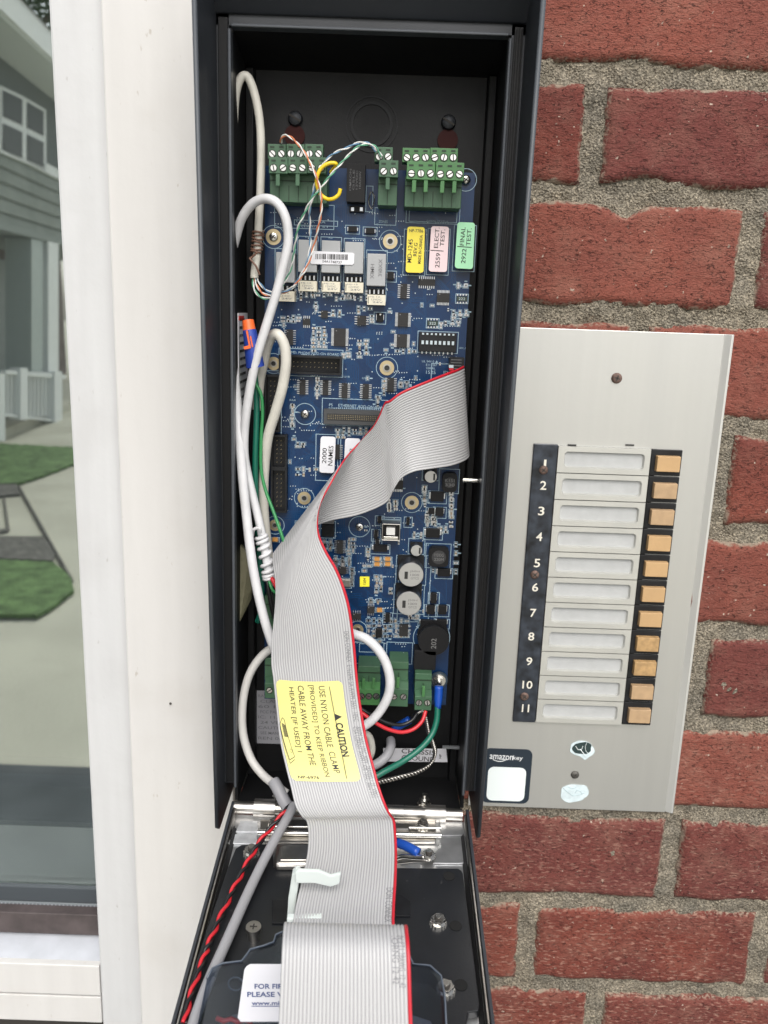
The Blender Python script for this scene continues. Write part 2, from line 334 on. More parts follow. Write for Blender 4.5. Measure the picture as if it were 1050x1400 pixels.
def brick(x0, x1, z0, z1, dy):
    nx, nz = max(6, int((x1-x0)/.0035)), 18
    R = .0025; vs = []; ed = []
    for j in range(nz+1):
        for i in range(nx+1):
            u, v = i/nx, j/nz
            x = x0+(x1-x0)*u; z = z0+(z1-z0)*v
            if NOTCH:
                for kind, xc, zc_, wd, dp in NOTCH:
                    g_ = math.exp(-((x-xc)/wd)**2)
                    if kind == 't' and abs(z1-zc_) < .012: z -= dp*g_*v**3
                    if kind == 'b' and abs(z0-zc_) < .012: z += dp*g_*(1-v)**3
            # uneven outline
            x += (edge_noise(z, x0*7, 90)*.0016+edge_noise(z, x0*3, 330)*.0007)*(1-2*min(u, 1-u))*(1 if u < .5 else -1)
            z += (edge_noise(x, z0*7, 32)*.0030+edge_noise(x, z0*5, 260)*.0009)*(1-2*min(v, 1-v))*(1 if v < .5 else -1)
            d = min(u*(x1-x0), (1-u)*(x1-x0), v*(z1-z0), (1-v)*(z1-z0))
            y = dy-noise.noise(Vector((x*60, 1, z*60)))*.0007-noise.noise(Vector((x*250, 5, z*400)))*.00035
            if d < R*1.5: y += (R*1.5-d)**2/(R*1.5)*.8
            vs.append((x, y, z)); ed.append(max(0, 1-d/.009))
    fs = [(j*(nx+1)+i, j*(nx+1)+i+1, (j+1)*(nx+1)+i+1, (j+1)*(nx+1)+i) for j in range(nz) for i in range(nx)]
    # border skirt going back into the wall
    rim = [i for i in range(nx+1)]+[(j+1)*(nx+1)-1 for j in range(1, nz+1)]+[nz*(nx+1)+i for i in range(nx-1, -1, -1)]+[j*(nx+1) for j in range(nz-1, 0, -1)]
    o = len(vs); vs += [(vs[k][0], dy+.03, vs[k][2]) for k in rim]; ed += [0]*len(rim)
    n = len(rim)
    fs += [(rim[k], o+k, o+(k+1) % n, rim[(k+1) % n]) for k in range(n)]
    mb = MB().add(vs, fs); ob = mb.build('brick', M['brick'], wall, smooth=True)
    a = ob.data.attributes.new('edge', 'FLOAT', 'POINT'); a.data.foreach_set('value', ed)
for r in range(len(RZ)-1):
    zt, zb = RZ[r], RZ[r+1]; g = .0062
    if r in JOINT: j0 = P(JOINT[r], (ROWS[r]+ROWS[r+1])/2, DW).x
    else: j0 = xr+PITCH/2*((r+1) % 2)+.012
    if r == 0: j0 = P(690, 0, DW).x
    if r == 5: j0 = P(760, 800, DW).x
    if r == 7: j0 = P(775, 1055, DW).x
    if r == 3: j0 = P(870, 500, DW).x
    k = math.ceil((XMIN-j0)/PITCH); x = j0+(k-1)*PITCH
    while x < XMAX:
        a, b = max(x, XMIN-.05), x+PITCH
        if b > XMIN: brick(a+.007, b-.007, zb+g, zt-g, DW+random.uniform(-.0008, .0012))
        x += PITCH
mo = MB(); st = .0022; nx = int((XMAX+.02-XMIN)/st); z0 = RZ[-1]; nz = int((RZ[0]-z0)/st); vs = []
for j in range(nz+1):
    for i in range(nx+1):
        x = XMIN+i*st; z = z0+j*st
        y = DW+.0034-noise.noise(Vector((x*40, 2, z*40)))*.0034-noise.noise(Vector((x*120, 7, z*120)))*.0022-noise.noise(Vector((x*330, 9, z*330)))*.0013
        vs.append((x, y, z))
mo.add(vs, [(j*(nx+1)+i, j*(nx+1)+i+1, (j+1)*(nx+1)+i+1, (j+1)*(nx+1)+i) for j in range(nz) for i in range(nx)])
mo.build('mortar_joints', M['mortar'], wall, smooth=True)
MB().box(((XMIN+XMAX)/2, DW+.06, (RZ[0]+RZ[-1])/2), (XMAX-XMIN, .09, RZ[0]-RZ[-1])).build('wall_core', M['mortar'], wall)

# ================================================================ trim and window
xb = P(165, 700, .555).x; xs_ = P(103, 700, .568).x
ZT, ZB = P(500, 0, .57).z+.12, P(500, 1400, .57).z-.08
o = MB().box(((xb+XMIN-.0013)/2, .575, (ZT+ZB)/2), (XMIN-.0013-xb, .04, ZT-ZB)).build('trim_board', M['trim'], None, bevel=.0012)
tag(o, 'wide white painted flat trim board between the window and the open intercom box', 'trim')
MB().cyl(P(233, 962, .5552), P(233, 962, .554), .0009, 8).build('paint_speck', M['seam'], o)
win = thing('window', (xs_-.2, .6, 1.2), 'window left of the trim board, its glass mirroring a house, lawn and path', 'window')
MB().box(((xs_+xb)/2+.002, .588, (ZT+ZB)/2), (xb-xs_+.004, .04, ZT-ZB)).build('side_frame', M['trim2'], win, bevel=.0018)
XL = xs_-.75
def rail(name, yt, yb, D, D2, m, x1=xs_-.0005, bev=.0008):
    zt, zb = P(60, yt, D).z, P(60, yb, D).z
    return MB().box(((XL+x1)/2, (D+D2)/2, (zt+zb)/2), (x1-XL, D2-D, zt-zb)).build(name, m, win, bevel=bev)
x1 = xs_+.01
zt = P(60, 1236, .603).z
MB().box(((XL+x1)/2, .604, (zt+ZT)/2), (x1-XL, .004, ZT-zt)).build('glass_pane', glass_material('window_glass', (.88, .94, .91), .44, trans=(.95, .97, .96)), win)
rail('gasket', 1213, 1233, .597, .6015, M['gasket'], x1)
rail('spacer', 1233.5, 1249, .599, .612, M['spacer'], x1)
rail('sash_rail', 1249, 1277, .589, .64, M['gasket2'], x1)
za, zb_ = P(60, 1277, .589).z, P(60, 1316, .571).z
MB().prism([(XL, .6, za), (XL, .571, zb_), (XL, .60, zb_-.004)], (xs_-XL, 0, 0)).build('sloped_sill', mat('bluish_sill', (.46, .48, .52), .5, specks=(.2, .2, .2), var=(60, .9, 1.05), bump=(140, .0002)), win)
rail('sill_board', 1318.5, 1359, .568, .60, M['trim']); rail('sill_board', 1361, 1396, .5685, .60, M['trim'])
rail('sill_gap', 1359, 1361, .574, .60, M['seam'], bev=0); rail('sill_gap', 1396, 1480, .60, .62, M['seam'], bev=0)
# spacer perforation dots
mb = MB(); z = P(60, 1237, .5985).z
for i in range(110): mb.box((x1-.004-i*.0032, .5988, z), (.0009, .0004, .0009))
mb.build('spacer_dots', M['tin'], win)
# room behind the glass, most of its ceiling left out to brighten the sill
rm = mat('room_wall', (.05, .058, .06), .8); rs = mat('room_sill', (.88, .91, .88), .5, var=(20, .92, 1.05))
room = MB(); X0, X1_, Y0, Y1 = XL-.3, xs_+.25, .62, 2.2
zf, zc = .2, ZT+.5
for c, d in (((X0+X1_)/2, Y1, (zf+zc)/2), (X1_-X0, .02, zc-zf)), (((X0+X1_)/2, (Y0+Y1)/2, zf), (X1_-X0, Y1-Y0, .02)), (((X0+X1_)/2, Y1-.1, zc), (X1_-X0, .2, .02)), ((X0, (Y0+Y1)/2, (zf+zc)/2), (.02, Y1-Y0, zc-zf)), ((X1_, (Y0+Y1)/2, (zf+zc)/2), (.02, Y1-Y0, zc-zf)):
    room.box(c, d)
tag(room.build('room', rm), kind='structure')
zs = P(60, 1212, .612).z-.002
ds = .612
while P(60, 1128, ds).z > zs: ds += .004
MB().box(((XL+X1_)/2-.02, (.612+ds)/2, zs-.01), (X1_-XL-.06, ds-.612, .02)).build('inner_sill', rs, win, bevel=.003)
zr = P(60, 1060, ds+.02).z
MB().box(((XL+X1_)/2, ds+.012, (zs+zr)/2-.03), (X1_-XL-.1, .02, zr-zs+.06)).build('inner_panel', mat('inner_panel_grey', (.07, .085, .095), .6), win)

# ================================================================ the place the glass mirrors (stands behind the camera)
def V(p): return Vector((p.x, 1.204-p.y, p.z))
A_, B_ = P(0, 400, 9.5), P(65, 400, 11.2)
A_.z = B_.z = 0; FD = (B_-A_).normalized(); FN = Vector((FD.y, -FD.x, 0))
def FA(px, py, off=0.0):
    r = ray(px, py); o = A_+FN*off
    t = (o.x*FN.x+o.y*FN.y)/(r.x*FN.x+r.y*FN.y); r = r*t; r.z += H
    return r
def GR(px, py, z=0.0):
    r = ray(px, py); t = (z-H)/r.z; r = r*t; r.z += H; return V(r)
VN = Vector((FN.x, -FN.y, 0)); VD = Vector((FD.x, -FD.y, 0))
sid = mat('sage_siding', (.20, .225, .195), .7, var=(3, .9, 1.1)); sidd = mat('shaded_upper_siding', (.12, .135, .13), .8)  # upper siding darkened to paint in the soffit's shadow
wht = mat('white_house_trim', (.78, .80, .79), .6); dkw = mat('brown_wall', (.12, .09, .08), .8, var=(4, .8, 1.2)); pane_m = mat('dark_pane', (.035, .042, .042), .5, spec=.15)
conc = mat('concrete', (.53, .51, .42), .85, var=(1.5, .85, 1.1), bump=(60, .002)); grass_m = mat('mown_grass', (.12, .21, .065), .9, var=(14, .6, 1.5), bump=(80, .02)); mulch = mat('dark_mulch', (.12, .11, .10), .95, var=(30, .6, 1.4))
house = thing('house', V(A_+FD*1.0), 'two storey house with sage siding and white windows mirrored in the glass', 'house')
def fpanel(name, pts, off, th, m, parent=house, raw=False):
    """solid panel on the facade: outline in photo pixels, off metres in front, th thick"""
    q = [V(p if raw else FA(p[0], p[1], off)) for p in pts]
    return MB().prism(q, -VN*th).build(name, m, parent)
ze = FA(30, 102).z; z2 = FA(30, 318).z
def strip_pts(s0, s1, zlo, zhi, off):      # raw virtual points along the facade
    a, b = A_+FN*off+FD*s0, A_+FN*off+FD*s1
    return [Vector((a.x, a.y, zlo)), Vector((b.x, b.y, zlo)), Vector((b.x, b.y, zhi)), Vector((a.x, a.y, zhi))]
fpanel('upper_wall', strip_pts(-5, 7, z2, ze, 0), 0, 4, sidd, raw=True)
fpanel('lower_wall', strip_pts(-5, 7, 0, z2-.01, -1.3), 0, 3, dkw, raw=True)
fpanel('porch_floor', strip_pts(-5, 7, 0, .10, .1), 0, 1.5, conc, raw=True)
zw = FA(30, 222).z
nb = 5
for i in range(nb):
    a, b = z2+(zw-z2)*i/nb, z2+(zw-z2)*(i+1)/nb
    q = strip_pts(-5, 7, a, b, 0); q2 = [q[0]+FN*.035, q[1]+FN*.035, q[2]+FN*.008, q[3]+FN*.008]
    mb = MB(); mb.add([V(p) for p in q]+[V(p) for p in q2], [(0, 1, 2, 3), (4, 5, 6, 7), (0, 1, 5, 4), (1, 2, 6, 5), (2, 3, 7, 6), (3, 0, 4, 7)])
    mb.build('siding_board', sid, house)
fpanel('sill_trim', strip_pts(-5, 7, zw, zw+.12, .05), 0, .06, wht, raw=True)
fpanel('soffit', strip_pts(-5, 7, ze, ze+.05, .5), 0, .6, mat('soffit_grey', (.62, .66, .64), .7), raw=True)
fpanel('fascia', strip_pts(-5, 7, ze+.03, ze+.30, .54), 0, .04, wht, raw=True)
a, b = A_+FD*-5, A_+FD*7
MB().prism([V(Vector((a.x+.56*FN.x, a.y+.56*FN.y, ze+.30))), V(Vector((a.x-2*FN.x, a.y-2*FN.y, ze+1.5))), V(Vector((a.x-4*FN.x, a.y-4*FN.y, ze+.3)))], V(b)-V(a)).build('roof', mat('roof_shingles', (.10, .10, .10), .9), house)
def fwin(x0, x1, yt0, yt1, yb0, yb1):
    wn = fpanel('window', [(x0, yt0), (x1, yt1), (x1, yb1), (x0, yb0)], .05, .05, wht)
    m = 3.2
    for f0, f1 in ((0, .5), (.5, 1)):
        def yy(x, f):
            t = (x-x0)/(x1-x0); top = yt0+(yt1-yt0)*t; bot = yb0+(yb1-yb0)*t; return top+(bot-top)*f
        d = .05
        fpanel('pane', [(x0+m, yy(x0+m, f0+d)), (x1-m, yy(x1-m, f0+d)), (x1-m, yy(x1-m, f1-d)), (x0+m, yy(x0+m, f1-d))], .058, .004, pane_m, wn)
fwin(1, 34, 117, 133, 208, 222); fwin(34, 63, 133, 150, 222, 234); fwin(-34, -1, 98, 116, 190, 207)
fpanel('porch_door', [(-12, 352), (26, 360), (26, 520), (-12, 535)], -1.25, .05, mat('grey_door', (.16, .19, .19), .5))
fpanel('porch_beam', strip_pts(-5, 7, z2-.05, z2+.02, .12), 0, 1.4, mat('beam_grey', (.22, .25, .23), .7), raw=True)
fpanel('column', [(43, 326), (58, 329), (58, 560), (43, 560)], .10, .30, mat('column_grey', (.40, .45, .43), .6)); fpanel('column', [(66, 330), (80, 333), (80, 560), (66, 560)], .12, .3, wht)
pr = thing('porch_railing', V(FA(45, 575, .2)), 'white porch railing with thin balusters in front of the dark porch', 'railing')
for x, y0, y1 in ((33, 503, 574), (80, 508, 584), (2, 511, 603)):
    fpanel('post', [(x-5, y0), (x+5, y0), (x+5, y1), (x-5, y1)], .25, .12, wht, pr)
fpanel('top_rail', [(8, 506), (90, 513), (90, 518), (8, 511)], .22, .06, wht, pr); fpanel('bottom_rail', [(8, 566), (90, 575), (90, 578), (8, 569)], .22, .05, wht, pr)
for i in range(14):
    x = 10+i*5.2
    fpanel('baluster', [(x, 508), (x+1.6, 508), (x+1.6, 570), (x, 569)], .2, .03, wht, pr)
gm = MB(); S = 60
tag(MB().add([(-S, -S, 0), (S, -S, 0), (S, S, 0), (-S, S, 0)], [(0, 1, 2, 3)]).build('ground', conc), kind='structure')
def patch(name, pts, z, m):
    if name == 'lawn':      # ragged mown edge
        q = []; rj = random.Random(len(pts))
        for (ax, ay), (bx_, by_) in zip(pts, pts[1:]+pts[:1]):
            n = max(1, int(abs(bx_-ax)/4)+int(abs(by_-ay)/4))
            n = min(n, 30)
            q += [(ax+(bx_-ax)*k/n+rj.uniform(-.8, .8), ay+(by_-ay)*k/n+rj.uniform(-.8, .8)) for k in range(n)]
        pts = q
    return tag(MB().prism([GR(x, y, z) for x, y in pts], (0, 0, -.02)).build(name, m), kind='structure')
patch('lawn', [(-160, 604), (0, 606), (90, 611), (110, 612), (110, 630), (70, 645), (25, 660), (-160, 664)], .03, grass_m)
patch('lawn', [(-200, 764), (0, 765), (72, 768), (97, 790), (101, 806), (72, 828), (50, 840), (-200, 838)], .03, grass_m)
patch('mulch_bed', [(-200, 733), (60, 733), (75, 757), (72, 766), (0, 763), (-200, 762)], .02, mulch)
patch('mulch_bed', [(-160, 662), (22, 659), (27, 675), (3, 677), (-160, 690)], .024, mulch)
patch('path_edging', [(24, 664), (27, 664), (100, 792), (97, 794)], .022, mulch)
patch('path_edging', [(4, 676), (6, 676), (13, 722), (10, 726), (-40, 732), (-40, 730), (9, 722)], .018, mulch)
g0 = GR(60, 1056)
tag(MB().box((-1.5, g0.y+1.05, .012), (8, 2.1, .024)).build('porch_slab', mat('dark_paving', (.055, .062, .07), .8, var=(5, .8, 1.2))), kind='structure')
# tree behind the mirrored house
tc_ = V(P(10, -10, 21))
tr = thing('tree', (tc_.x, tc_.y, 0), 'leafy dark green tree standing behind the mirrored house roof', 'tree')
mb = MB(); base = Vector((tc_.x, tc_.y, 0))
top = Vector(tc_)
mb.tube(spline([base, base+(top-base)*.4+Vector((.2, 0, 0)), base+(top-base)*.75, top], 5), .3, 8, lambda t: .3*(1-.8*t))
for i in range(9):
    a = i*2.4; s = base+(top-base)*(.45+.05*i); mb.tube(spline([s, s+Vector((math.cos(a), math.sin(a), .6))*1.2, s+Vector((math.cos(a), math.sin(a), .9))*2.4], 4), .1, 6, lambda t: .1*(1-.8*t))
mb.build('trunk', mat('bark', (.09, .07, .05), .9), tr)
mb = MB(); rnd = random.Random(3)
for c in range(90):
    cc = top+Vector((rnd.gauss(0, 1.6), rnd.gauss(0, 1.6), rnd.gauss(.2, 1.4)))
    for i in range(80):
        p = cc+Vector((rnd.gauss(0, .4), rnd.gauss(0, .4), rnd.gauss(0, .35))); s = rnd.uniform(.06, .13)
        u = Vector((rnd.uniform(-1, 1), rnd.uniform(-1, 1), rnd.uniform(-1, 1))).normalized(); v = u.orthogonal().normalized()
        mb.add([p-u*s, p+v*s*.5, p+u*s, p-v*s*.5], [(0, 1, 2, 3)])
mb.build('crown', mat('leaves', (.045, .085, .03), .7), tr)

# ================================================================ intercom enclosure
DL = .517; DB = .565
def X(px, py, D): return P(px, py, D).x
def Z(px, py, D): return P(px, py, D).z
fl, fr = (X(294, 110, DL)+X(301.5, 600, DL)+X(310, 1000, DL))/3, (X(718, 110, DL)+X(682, 600, DL)+X(651, 1000, DL))/3      # inner face of the hood sheets
ll, lr = (X(316, 80, DL)+X(323, 600, DL))/2, (X(694, 80, DL)+X(660, 600, DL))/2                                           # lip
zt_f = Z(500, 26, DL); zt_l = Z(500, 46, DL); zb_l = Z(480, 1098, DL)
zt_b = Z(510, 101, DB)
zb_b = Z(480, 1058, DB)
enc = thing('intercom_enclosure', ((fl+fr)/2, DL, zb_l), 'open dark blue grey steel intercom box with its door hanging down on a steel hinge', 'intercom box')
T = .0026
zh0 = zt_f+.045
def hoodD(z):     # front edge distance of the hood at height z
    a, b = Z(500, 0, .47), Z(300, 1138, .494)
    return .468+(.495-.468)*max(-.3, min(1.05, (a-z)/(a-b)))
zbot = Z(303, 1138, .495)
for sx, xx in ((-1, fl-T/2), (1, fr+T/2)):
    pts = [(xx-T/2, DW, zh0), (xx-T/2, hoodD(zh0), zh0), (xx-T/2, .495, zbot+.004), (xx-T/2, .4985, zbot), (xx-T/2, DW, zbot)]
    MB().prism(pts, (T, 0, 0)).build('side_wall', M['paint'], enc, bevel=.0007)
    e = MB()      # worn front edge, a thin rolled bead proud of the sheet
    e.tube([Vector((xx, hoodD(zh0)-.0002, zh0)), Vector((xx, (hoodD(zh0)+.495)/2-.0002, (zh0+zbot+.004)/2)), Vector((xx, .4948, zbot+.004))], T/2*1.05, 8)
    e.build('rolled_edge', M['edge'], enc, smooth=True)
MB().prism([(fl-T, DW, zh0), (fl-T, hoodD(zh0), zh0), (fl-T, hoodD(zh0), zh0-T), (fl-T, DL-.002, zt_f), (fl-T, DW, zt_f)], (fr-fl+2*T, 0, 0)).build('hood', M['paint'], enc, bevel=.0006)
lw = .0018
zfe = Z(320, 1070, DL)
for a, b in ((fl, ll-lw), (lr+lw, fr)):
    MB().box(((a+b)/2, DL+.0015, (zt_f+zfe)/2), (b-a, .003, zt_f-zfe)).build('front_flange', M['paint'], enc)
    w_ = (b-a)*(.62 if a > 0 else .8); cx = a+(b-a)*(.5 if a > 0 else .57)
    g = MB(); g.box((cx, DL-.0012, (zt_f+zfe)/2), (w_, .0024, zt_f-zfe-.004)); 
    for k in ((-.3, 0, .3) if a > 0 else ()): g.box((cx+k*w_, DL-.0028, (zt_f+zfe)/2), (w_*.12, .0012, zt_f-zfe-.006))
    g.build('door_gasket', M['rubber'] if a > 0 else M['inner'], enc, bevel=.0004)
MB().box(((fl+fr)/2, DL+.0015, (zt_f+zt_l+.0018)/2), (fr-fl, .003, zt_f-zt_l-.0018)).build('front_flange', M['paint'], enc)
lip = MB()
lip.box((ll-lw/2, DL-.001, (zt_l+zfe)/2-.001), (lw, .008, zt_l-zfe)); lip.box((lr+lw/2, DL-.001, (zt_l+zfe)/2-.001), (lw, .008, zt_l-zfe))
lip.box(((ll+lr)/2, DL-.001, zt_l+.0008), (lr-ll, .008, .0017))
lip.build('door_lip', mat('lip_paint', (.075, .083, .095), .35, .2), enc, bevel=.0006)
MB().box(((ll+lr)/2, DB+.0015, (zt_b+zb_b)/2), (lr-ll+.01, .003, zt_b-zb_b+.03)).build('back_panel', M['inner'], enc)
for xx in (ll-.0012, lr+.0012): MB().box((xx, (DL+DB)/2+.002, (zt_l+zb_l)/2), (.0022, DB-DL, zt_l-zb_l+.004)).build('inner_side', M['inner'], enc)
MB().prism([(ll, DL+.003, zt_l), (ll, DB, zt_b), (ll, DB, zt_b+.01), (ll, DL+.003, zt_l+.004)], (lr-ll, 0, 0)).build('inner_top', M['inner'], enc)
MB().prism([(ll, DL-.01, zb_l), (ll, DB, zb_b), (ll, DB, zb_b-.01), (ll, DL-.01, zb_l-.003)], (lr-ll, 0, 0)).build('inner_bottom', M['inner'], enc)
# chassis corner strips along the inside, knock-out rings, keyhole bolts, side stud
for xx, s in ((ll+.006, 1), (lr-.006, -1)):
    MB().prism([(xx-s*.006, DB, zt_b), (xx, DB, zt_b), (xx-s*.001, DB-.006, zt_b), (xx-s*.006, DB-.006, zt_b)], (0, 0, zb_b-zt_b)).build('corner_bend', M['inner'], enc, bevel=.0008)
k = MB(); c = P(508, 170, DB-.0002); s = mpp(508, 170, DB)[0]
k.ring(c, (0, -1, 0), 34*s, 36*s, .0004); k.ring(c, (0, -1, 0), 25*s, 29*s, .0007)
k.build('knockout_ring', mat('knockout_paint', (.009, .0095, .011), .5, spec=.3), enc, smooth=.6)
def screw(name, px, py, D, r, m, parent, cross=True, hgt=.0012, rot=.5, hexa=False, lab=None):
    c = P(px, py, D); mb = MB().use(m)
    if hexa: mb.cyl(c, c-Vector((0, hgt, 0)), r, 6); mb.cyl(c-Vector((0, hgt, 0)), c-Vector((0, hgt*2.2, 0)), r*.45, 12)
    else:
        n = 18; prof = ((r, 0), (r, hgt*.4), (r*.85, hgt*.8), (r*.5, hgt))
        vs = []; fs = []
        for rr, hh in prof: vs += [c+Vector((rr*math.cos(2*math.pi*i/n), -hh, rr*math.sin(2*math.pi*i/n))) for i in range(n)]
        for q in range(3):
            for i in range(n): fs.append((q*n+i, q*n+(i+1) % n, (q+1)*n+(i+1) % n, (q+1)*n+i))
        fs.append(tuple(range(3*n, 4*n))); mb.add(vs, fs)
        mb.use(M['seam'])
        for a in ((rot, rot+math.pi/2) if cross else (rot,)):
            mb.box(c-Vector((0, hgt*.93, 0)), (r*(1.1 if cross else 1.7), hgt*.3, r*.24), Matrix.Rotation(a, 3, 'Y'))
    ob = mb.build(name, None, parent, smooth=.7)
    if lab: ob['label'] = lab
    return ob
for px, py, qx, qy in ((404, 163, 403, 186), (613, 168, 612, 192)):
    screw('mounting_bolt', px, py, DB-.0003, .0046, mat('dark_bolt', (.025, .028, .034), .45, .3), enc, hgt=.004, cross=False)
    c = P(qx, qy, DB-.0002); MB().cyl(c, c-Vector((0, .0012, 0)), .0064, 24).build('keyhole', M['maroon'], enc)
c = P(654, 657, .535); c.x = lr
mb = MB(); mb.cyl(c, c-Vector((.0095, 0, 0)), .0016, 12)
for i in range(9): mb.cyl(c-Vector((.0008+i*.001, 0, 0)), c-Vector((.0012+i*.001, 0, 0)), .0019, 12)
mb.build('stud', M['steel'], enc, smooth=.6)
c = P(626, 1022, .548); MB().box((lr-.006, .548, c.z), (.012, .002, .0016)).build('welded_tab', mat('tab_paint', (.16, .17, .18), .4), enc)
# paper label on the left inner side, rating label low at the back, chassis ground label
mb = MB().use(M['lab_w']); z0, z1 = Z(330, 428, .53), Z(330, 620, .53); mb.box((ll+.0008, .543, (z0+z1)/2), (.0004, .036, z0-z1))
mb.use(M['ink'])
for i in range(17):
    zz = z0-.004-i*(z0-z1-.006)/17
    for q in range(random.randint(3, 6)): mb.box((ll+.0012, .530+q*.0045+random.uniform(0, .001), zz), (.0003, random.uniform(.0015, .0035), .0016))
mb.use(mat('red_print', (.55, .05, .04), .5)); mb.box((ll+.0012, .535, z0-.003), (.0003, .018, .0026))
mb.build('side_label', None, enc)
mb = MB().use(mat('shaded_label', (.36, .36, .39), .5))  # white label greyed to paint in the shade at the back
def quad_px(mb, pts, D, th=.0003): mb.prism([P(x, y, D) for x, y in pts], (0, th, 0))
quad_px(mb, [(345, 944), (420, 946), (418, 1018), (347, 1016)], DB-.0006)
mb.use(M['ink2'])
for i in range(9): put_text(mb, ['RATED 16VAC', 'CLASS 2', '60 HZ', 'FCC PART 68', 'IC: 1156A', '24 VDC', 'CAUTION', 'SEE MANUAL', 'REN 0.3B'][i], 374, 952+i*7.2, DB-.001, 36 if i % 2 else 42, 4)
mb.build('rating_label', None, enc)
mb = MB().use(M['lab_w']); quad_px(mb, [(524, 1023), (610, 1024), (612, 1042), (524, 1041)], DB-.006)
mb.use(M['ink']); put_text(mb, 'CHASSIS', 572, 1028, DB-.0066, 46, 6.5, -2); put_text(mb, 'GROUND', 572, 1037, DB-.0066, 46, 6.5, -2)
put_text(mb, 'NP', 602, 1034, DB-.0066, 6, 3, 90)
mb.build('ground_label', None, enc)
# hinge
zH = Z(480, 1109, DL-.012); YH = DL-.012
hg = MB(); rH = .0042
hg.cyl((ll, YH, zH), (lr, YH, zH), rH, 24)
hinge = hg.build('hinge', M['steel2'], enc, smooth=.6)
def kn(px0, px1, r, m):
    MB().cyl((X(px0, 1109, YH), YH, zH), (X(px1, 1109, YH), YH, zH), r, 24).build('knuckle', m, hinge, smooth=.6)
kn(348, 377, rH*1.45, M['steel2']); kn(553, 581, rH*1.15, M['steel2']); kn(581, 609, rH*1.42, M['steel2']); kn(522, 552, rH*1.2, M['steel2'])
for px, py in ((376, 1096), (580, 1094)):
    c = P(px, py, DL-.004); mb = MB().use(M['steel']); mb.cyl(c-Vector((0, 0, .003)), c+Vector((0, 0, .001)), .0036, 6); mb.cyl(c, c+Vector((0, 0, .0045)), .0019, 12)
    for i in range(10): a = i*.628; mb.box(c+Vector((math.cos(a)*.0040, math.sin(a)*.0040, -.0022)), (.0012, .0012, .0014))
    mb.build('locknut', None, enc, smooth=.6)

# ================================================================ circuit board
DP = .545
bd = thing('circuit_board', P(500, 900, DP), 'blue circuit board full of chips, relays and green terminals inside the open box', 'circuit board')
bx0, bx1 = X(362, 500, DP), (X(645, 255, DP)+X(640, 500, DP)+X(615, 850, DP))/3
bz1, bz0 = Z(640, 236, DP), Z(500, 960, DP)
MB().box(((bx0+bx1)/2, DP+.0008, (bz0+bz1)/2), (bx1-bx0, .0016, bz1-bz0)).build('board_sheet', M['pcb'], bd)
for px, py in ((374, 324), (637, 246), (417, 566), (491.5, 720), (600, 928)):
    c = P(px, py, DP+.0016); MB().cyl(c, Vector((c.x, DB, c.z)), .0035, 6).build('standoff', M['steel2'], bd)
SK = MB()                    # printed outlines, one thin layer
def S2(px, py, D=DP): return mpp(px, py, D)
def outline(cx, cy, w_, h_, t=.9, D=DP-.00012):
    c = P(cx, cy, D); a, b = S2(cx, cy); SK.frame(c.x-w_/2*a, c.z-h_/2*b, c.x+w_/2*a, c.z+h_/2*b, D+.0001, t*a, .0001)
def comp(mb, cx, cy, w_, h_, hgt, D0=DP, dx=0, dz=0):
    """box whose front face shows at the given pixel rectangle, standing hgt above the board"""
    D = D0-hgt; c = P(cx, cy, D); a, b = S2(cx, cy, D)
    mb.box((c.x+dx, D0-hgt/2, c.z+dz), (w_*a, hgt, h_*b))
    return c, a, b
def chip(cx, cy, w_, h_, n, side='LR', hgt=.0016, m='chip', pin=3.4, pw=1.1, name='chip'):
    mb = MB().use(M[m]); c, a, b = comp(mb, cx, cy, w_, h_, hgt); mb.use(M['tin'])
    for i in range(n):
        t = (i+.5)/n-.5
        for s in (-1, 1):
            if side == 'LR':
                mb.box((c.x+s*(w_/2+pin*.3)*a, DP-hgt*.45, c.z+t*h_*b), (pin*.6*a, .0003, pw*b)); mb.box((c.x+s*(w_/2+pin*.75)*a, DP-.0003, c.z+t*h_*b), (pin*.7*a, .0004, pw*b))
            else:
                mb.box((c.x+t*w_*a, DP-hgt*.45, c.z+s*(h_/2+pin*.3)*b), (pw*a, .0003, pin*.6*b)); mb.box((c.x+t*w_*a, DP-.0003, c.z+s*(h_/2+pin*.75)*b), (pw*a, .0004, pin*.7*b))
    mb.use(M['ink2']); q = Vector((c.x-w_*.3*a, DP-hgt-.00005, c.z+h_*.36*b)); mb.cyl(q, q-Vector((0, .00005, 0)), .8*a, 8)
    return mb.build(name, None, bd)
for q in ((552, 398, 9, 20, 7, 'LR'), (583.5, 386, 23, 9, 8, 'TB'), (606, 407, 17, 13, 9, 'TB'), (551, 437, 14, 19, 11, 'LR'), (549.5, 466, 14, 18, 11, 'LR'),
          (494.5, 438, 12, 13, 4, 'LR'), (464.5, 461, 16, 24, 15, 'LR'), (419, 440, 10, 9, 4, 'TB'), (443.5, 429.5, 9, 10, 2, 'LR'), (396, 461, 9, 21, 7, 'LR'),
          (413.5, 529.5, 8, 20, 8, 'LR'), (445, 530, 7.5, 20, 8, 'LR'), (471, 534, 8, 20, 8, 'LR'), (500, 535, 8.5, 20, 8, 'LR'), (534, 526, 9, 19, 8, 'LR'),
          (464.8, 748, 8, 18, 8, 'LR'), (468, 780, 10, 10, 4, 'LR'), (507, 834, 10, 9, 4, 'TB'), (487.5, 843, 12, 8, 4, 'TB'), (541, 663, 20, 12, 9, 'TB'), (460, 618, 9, 20, 8, 'LR'), (552, 862, 12, 16, 3, 'LR')):
    chip(*q)
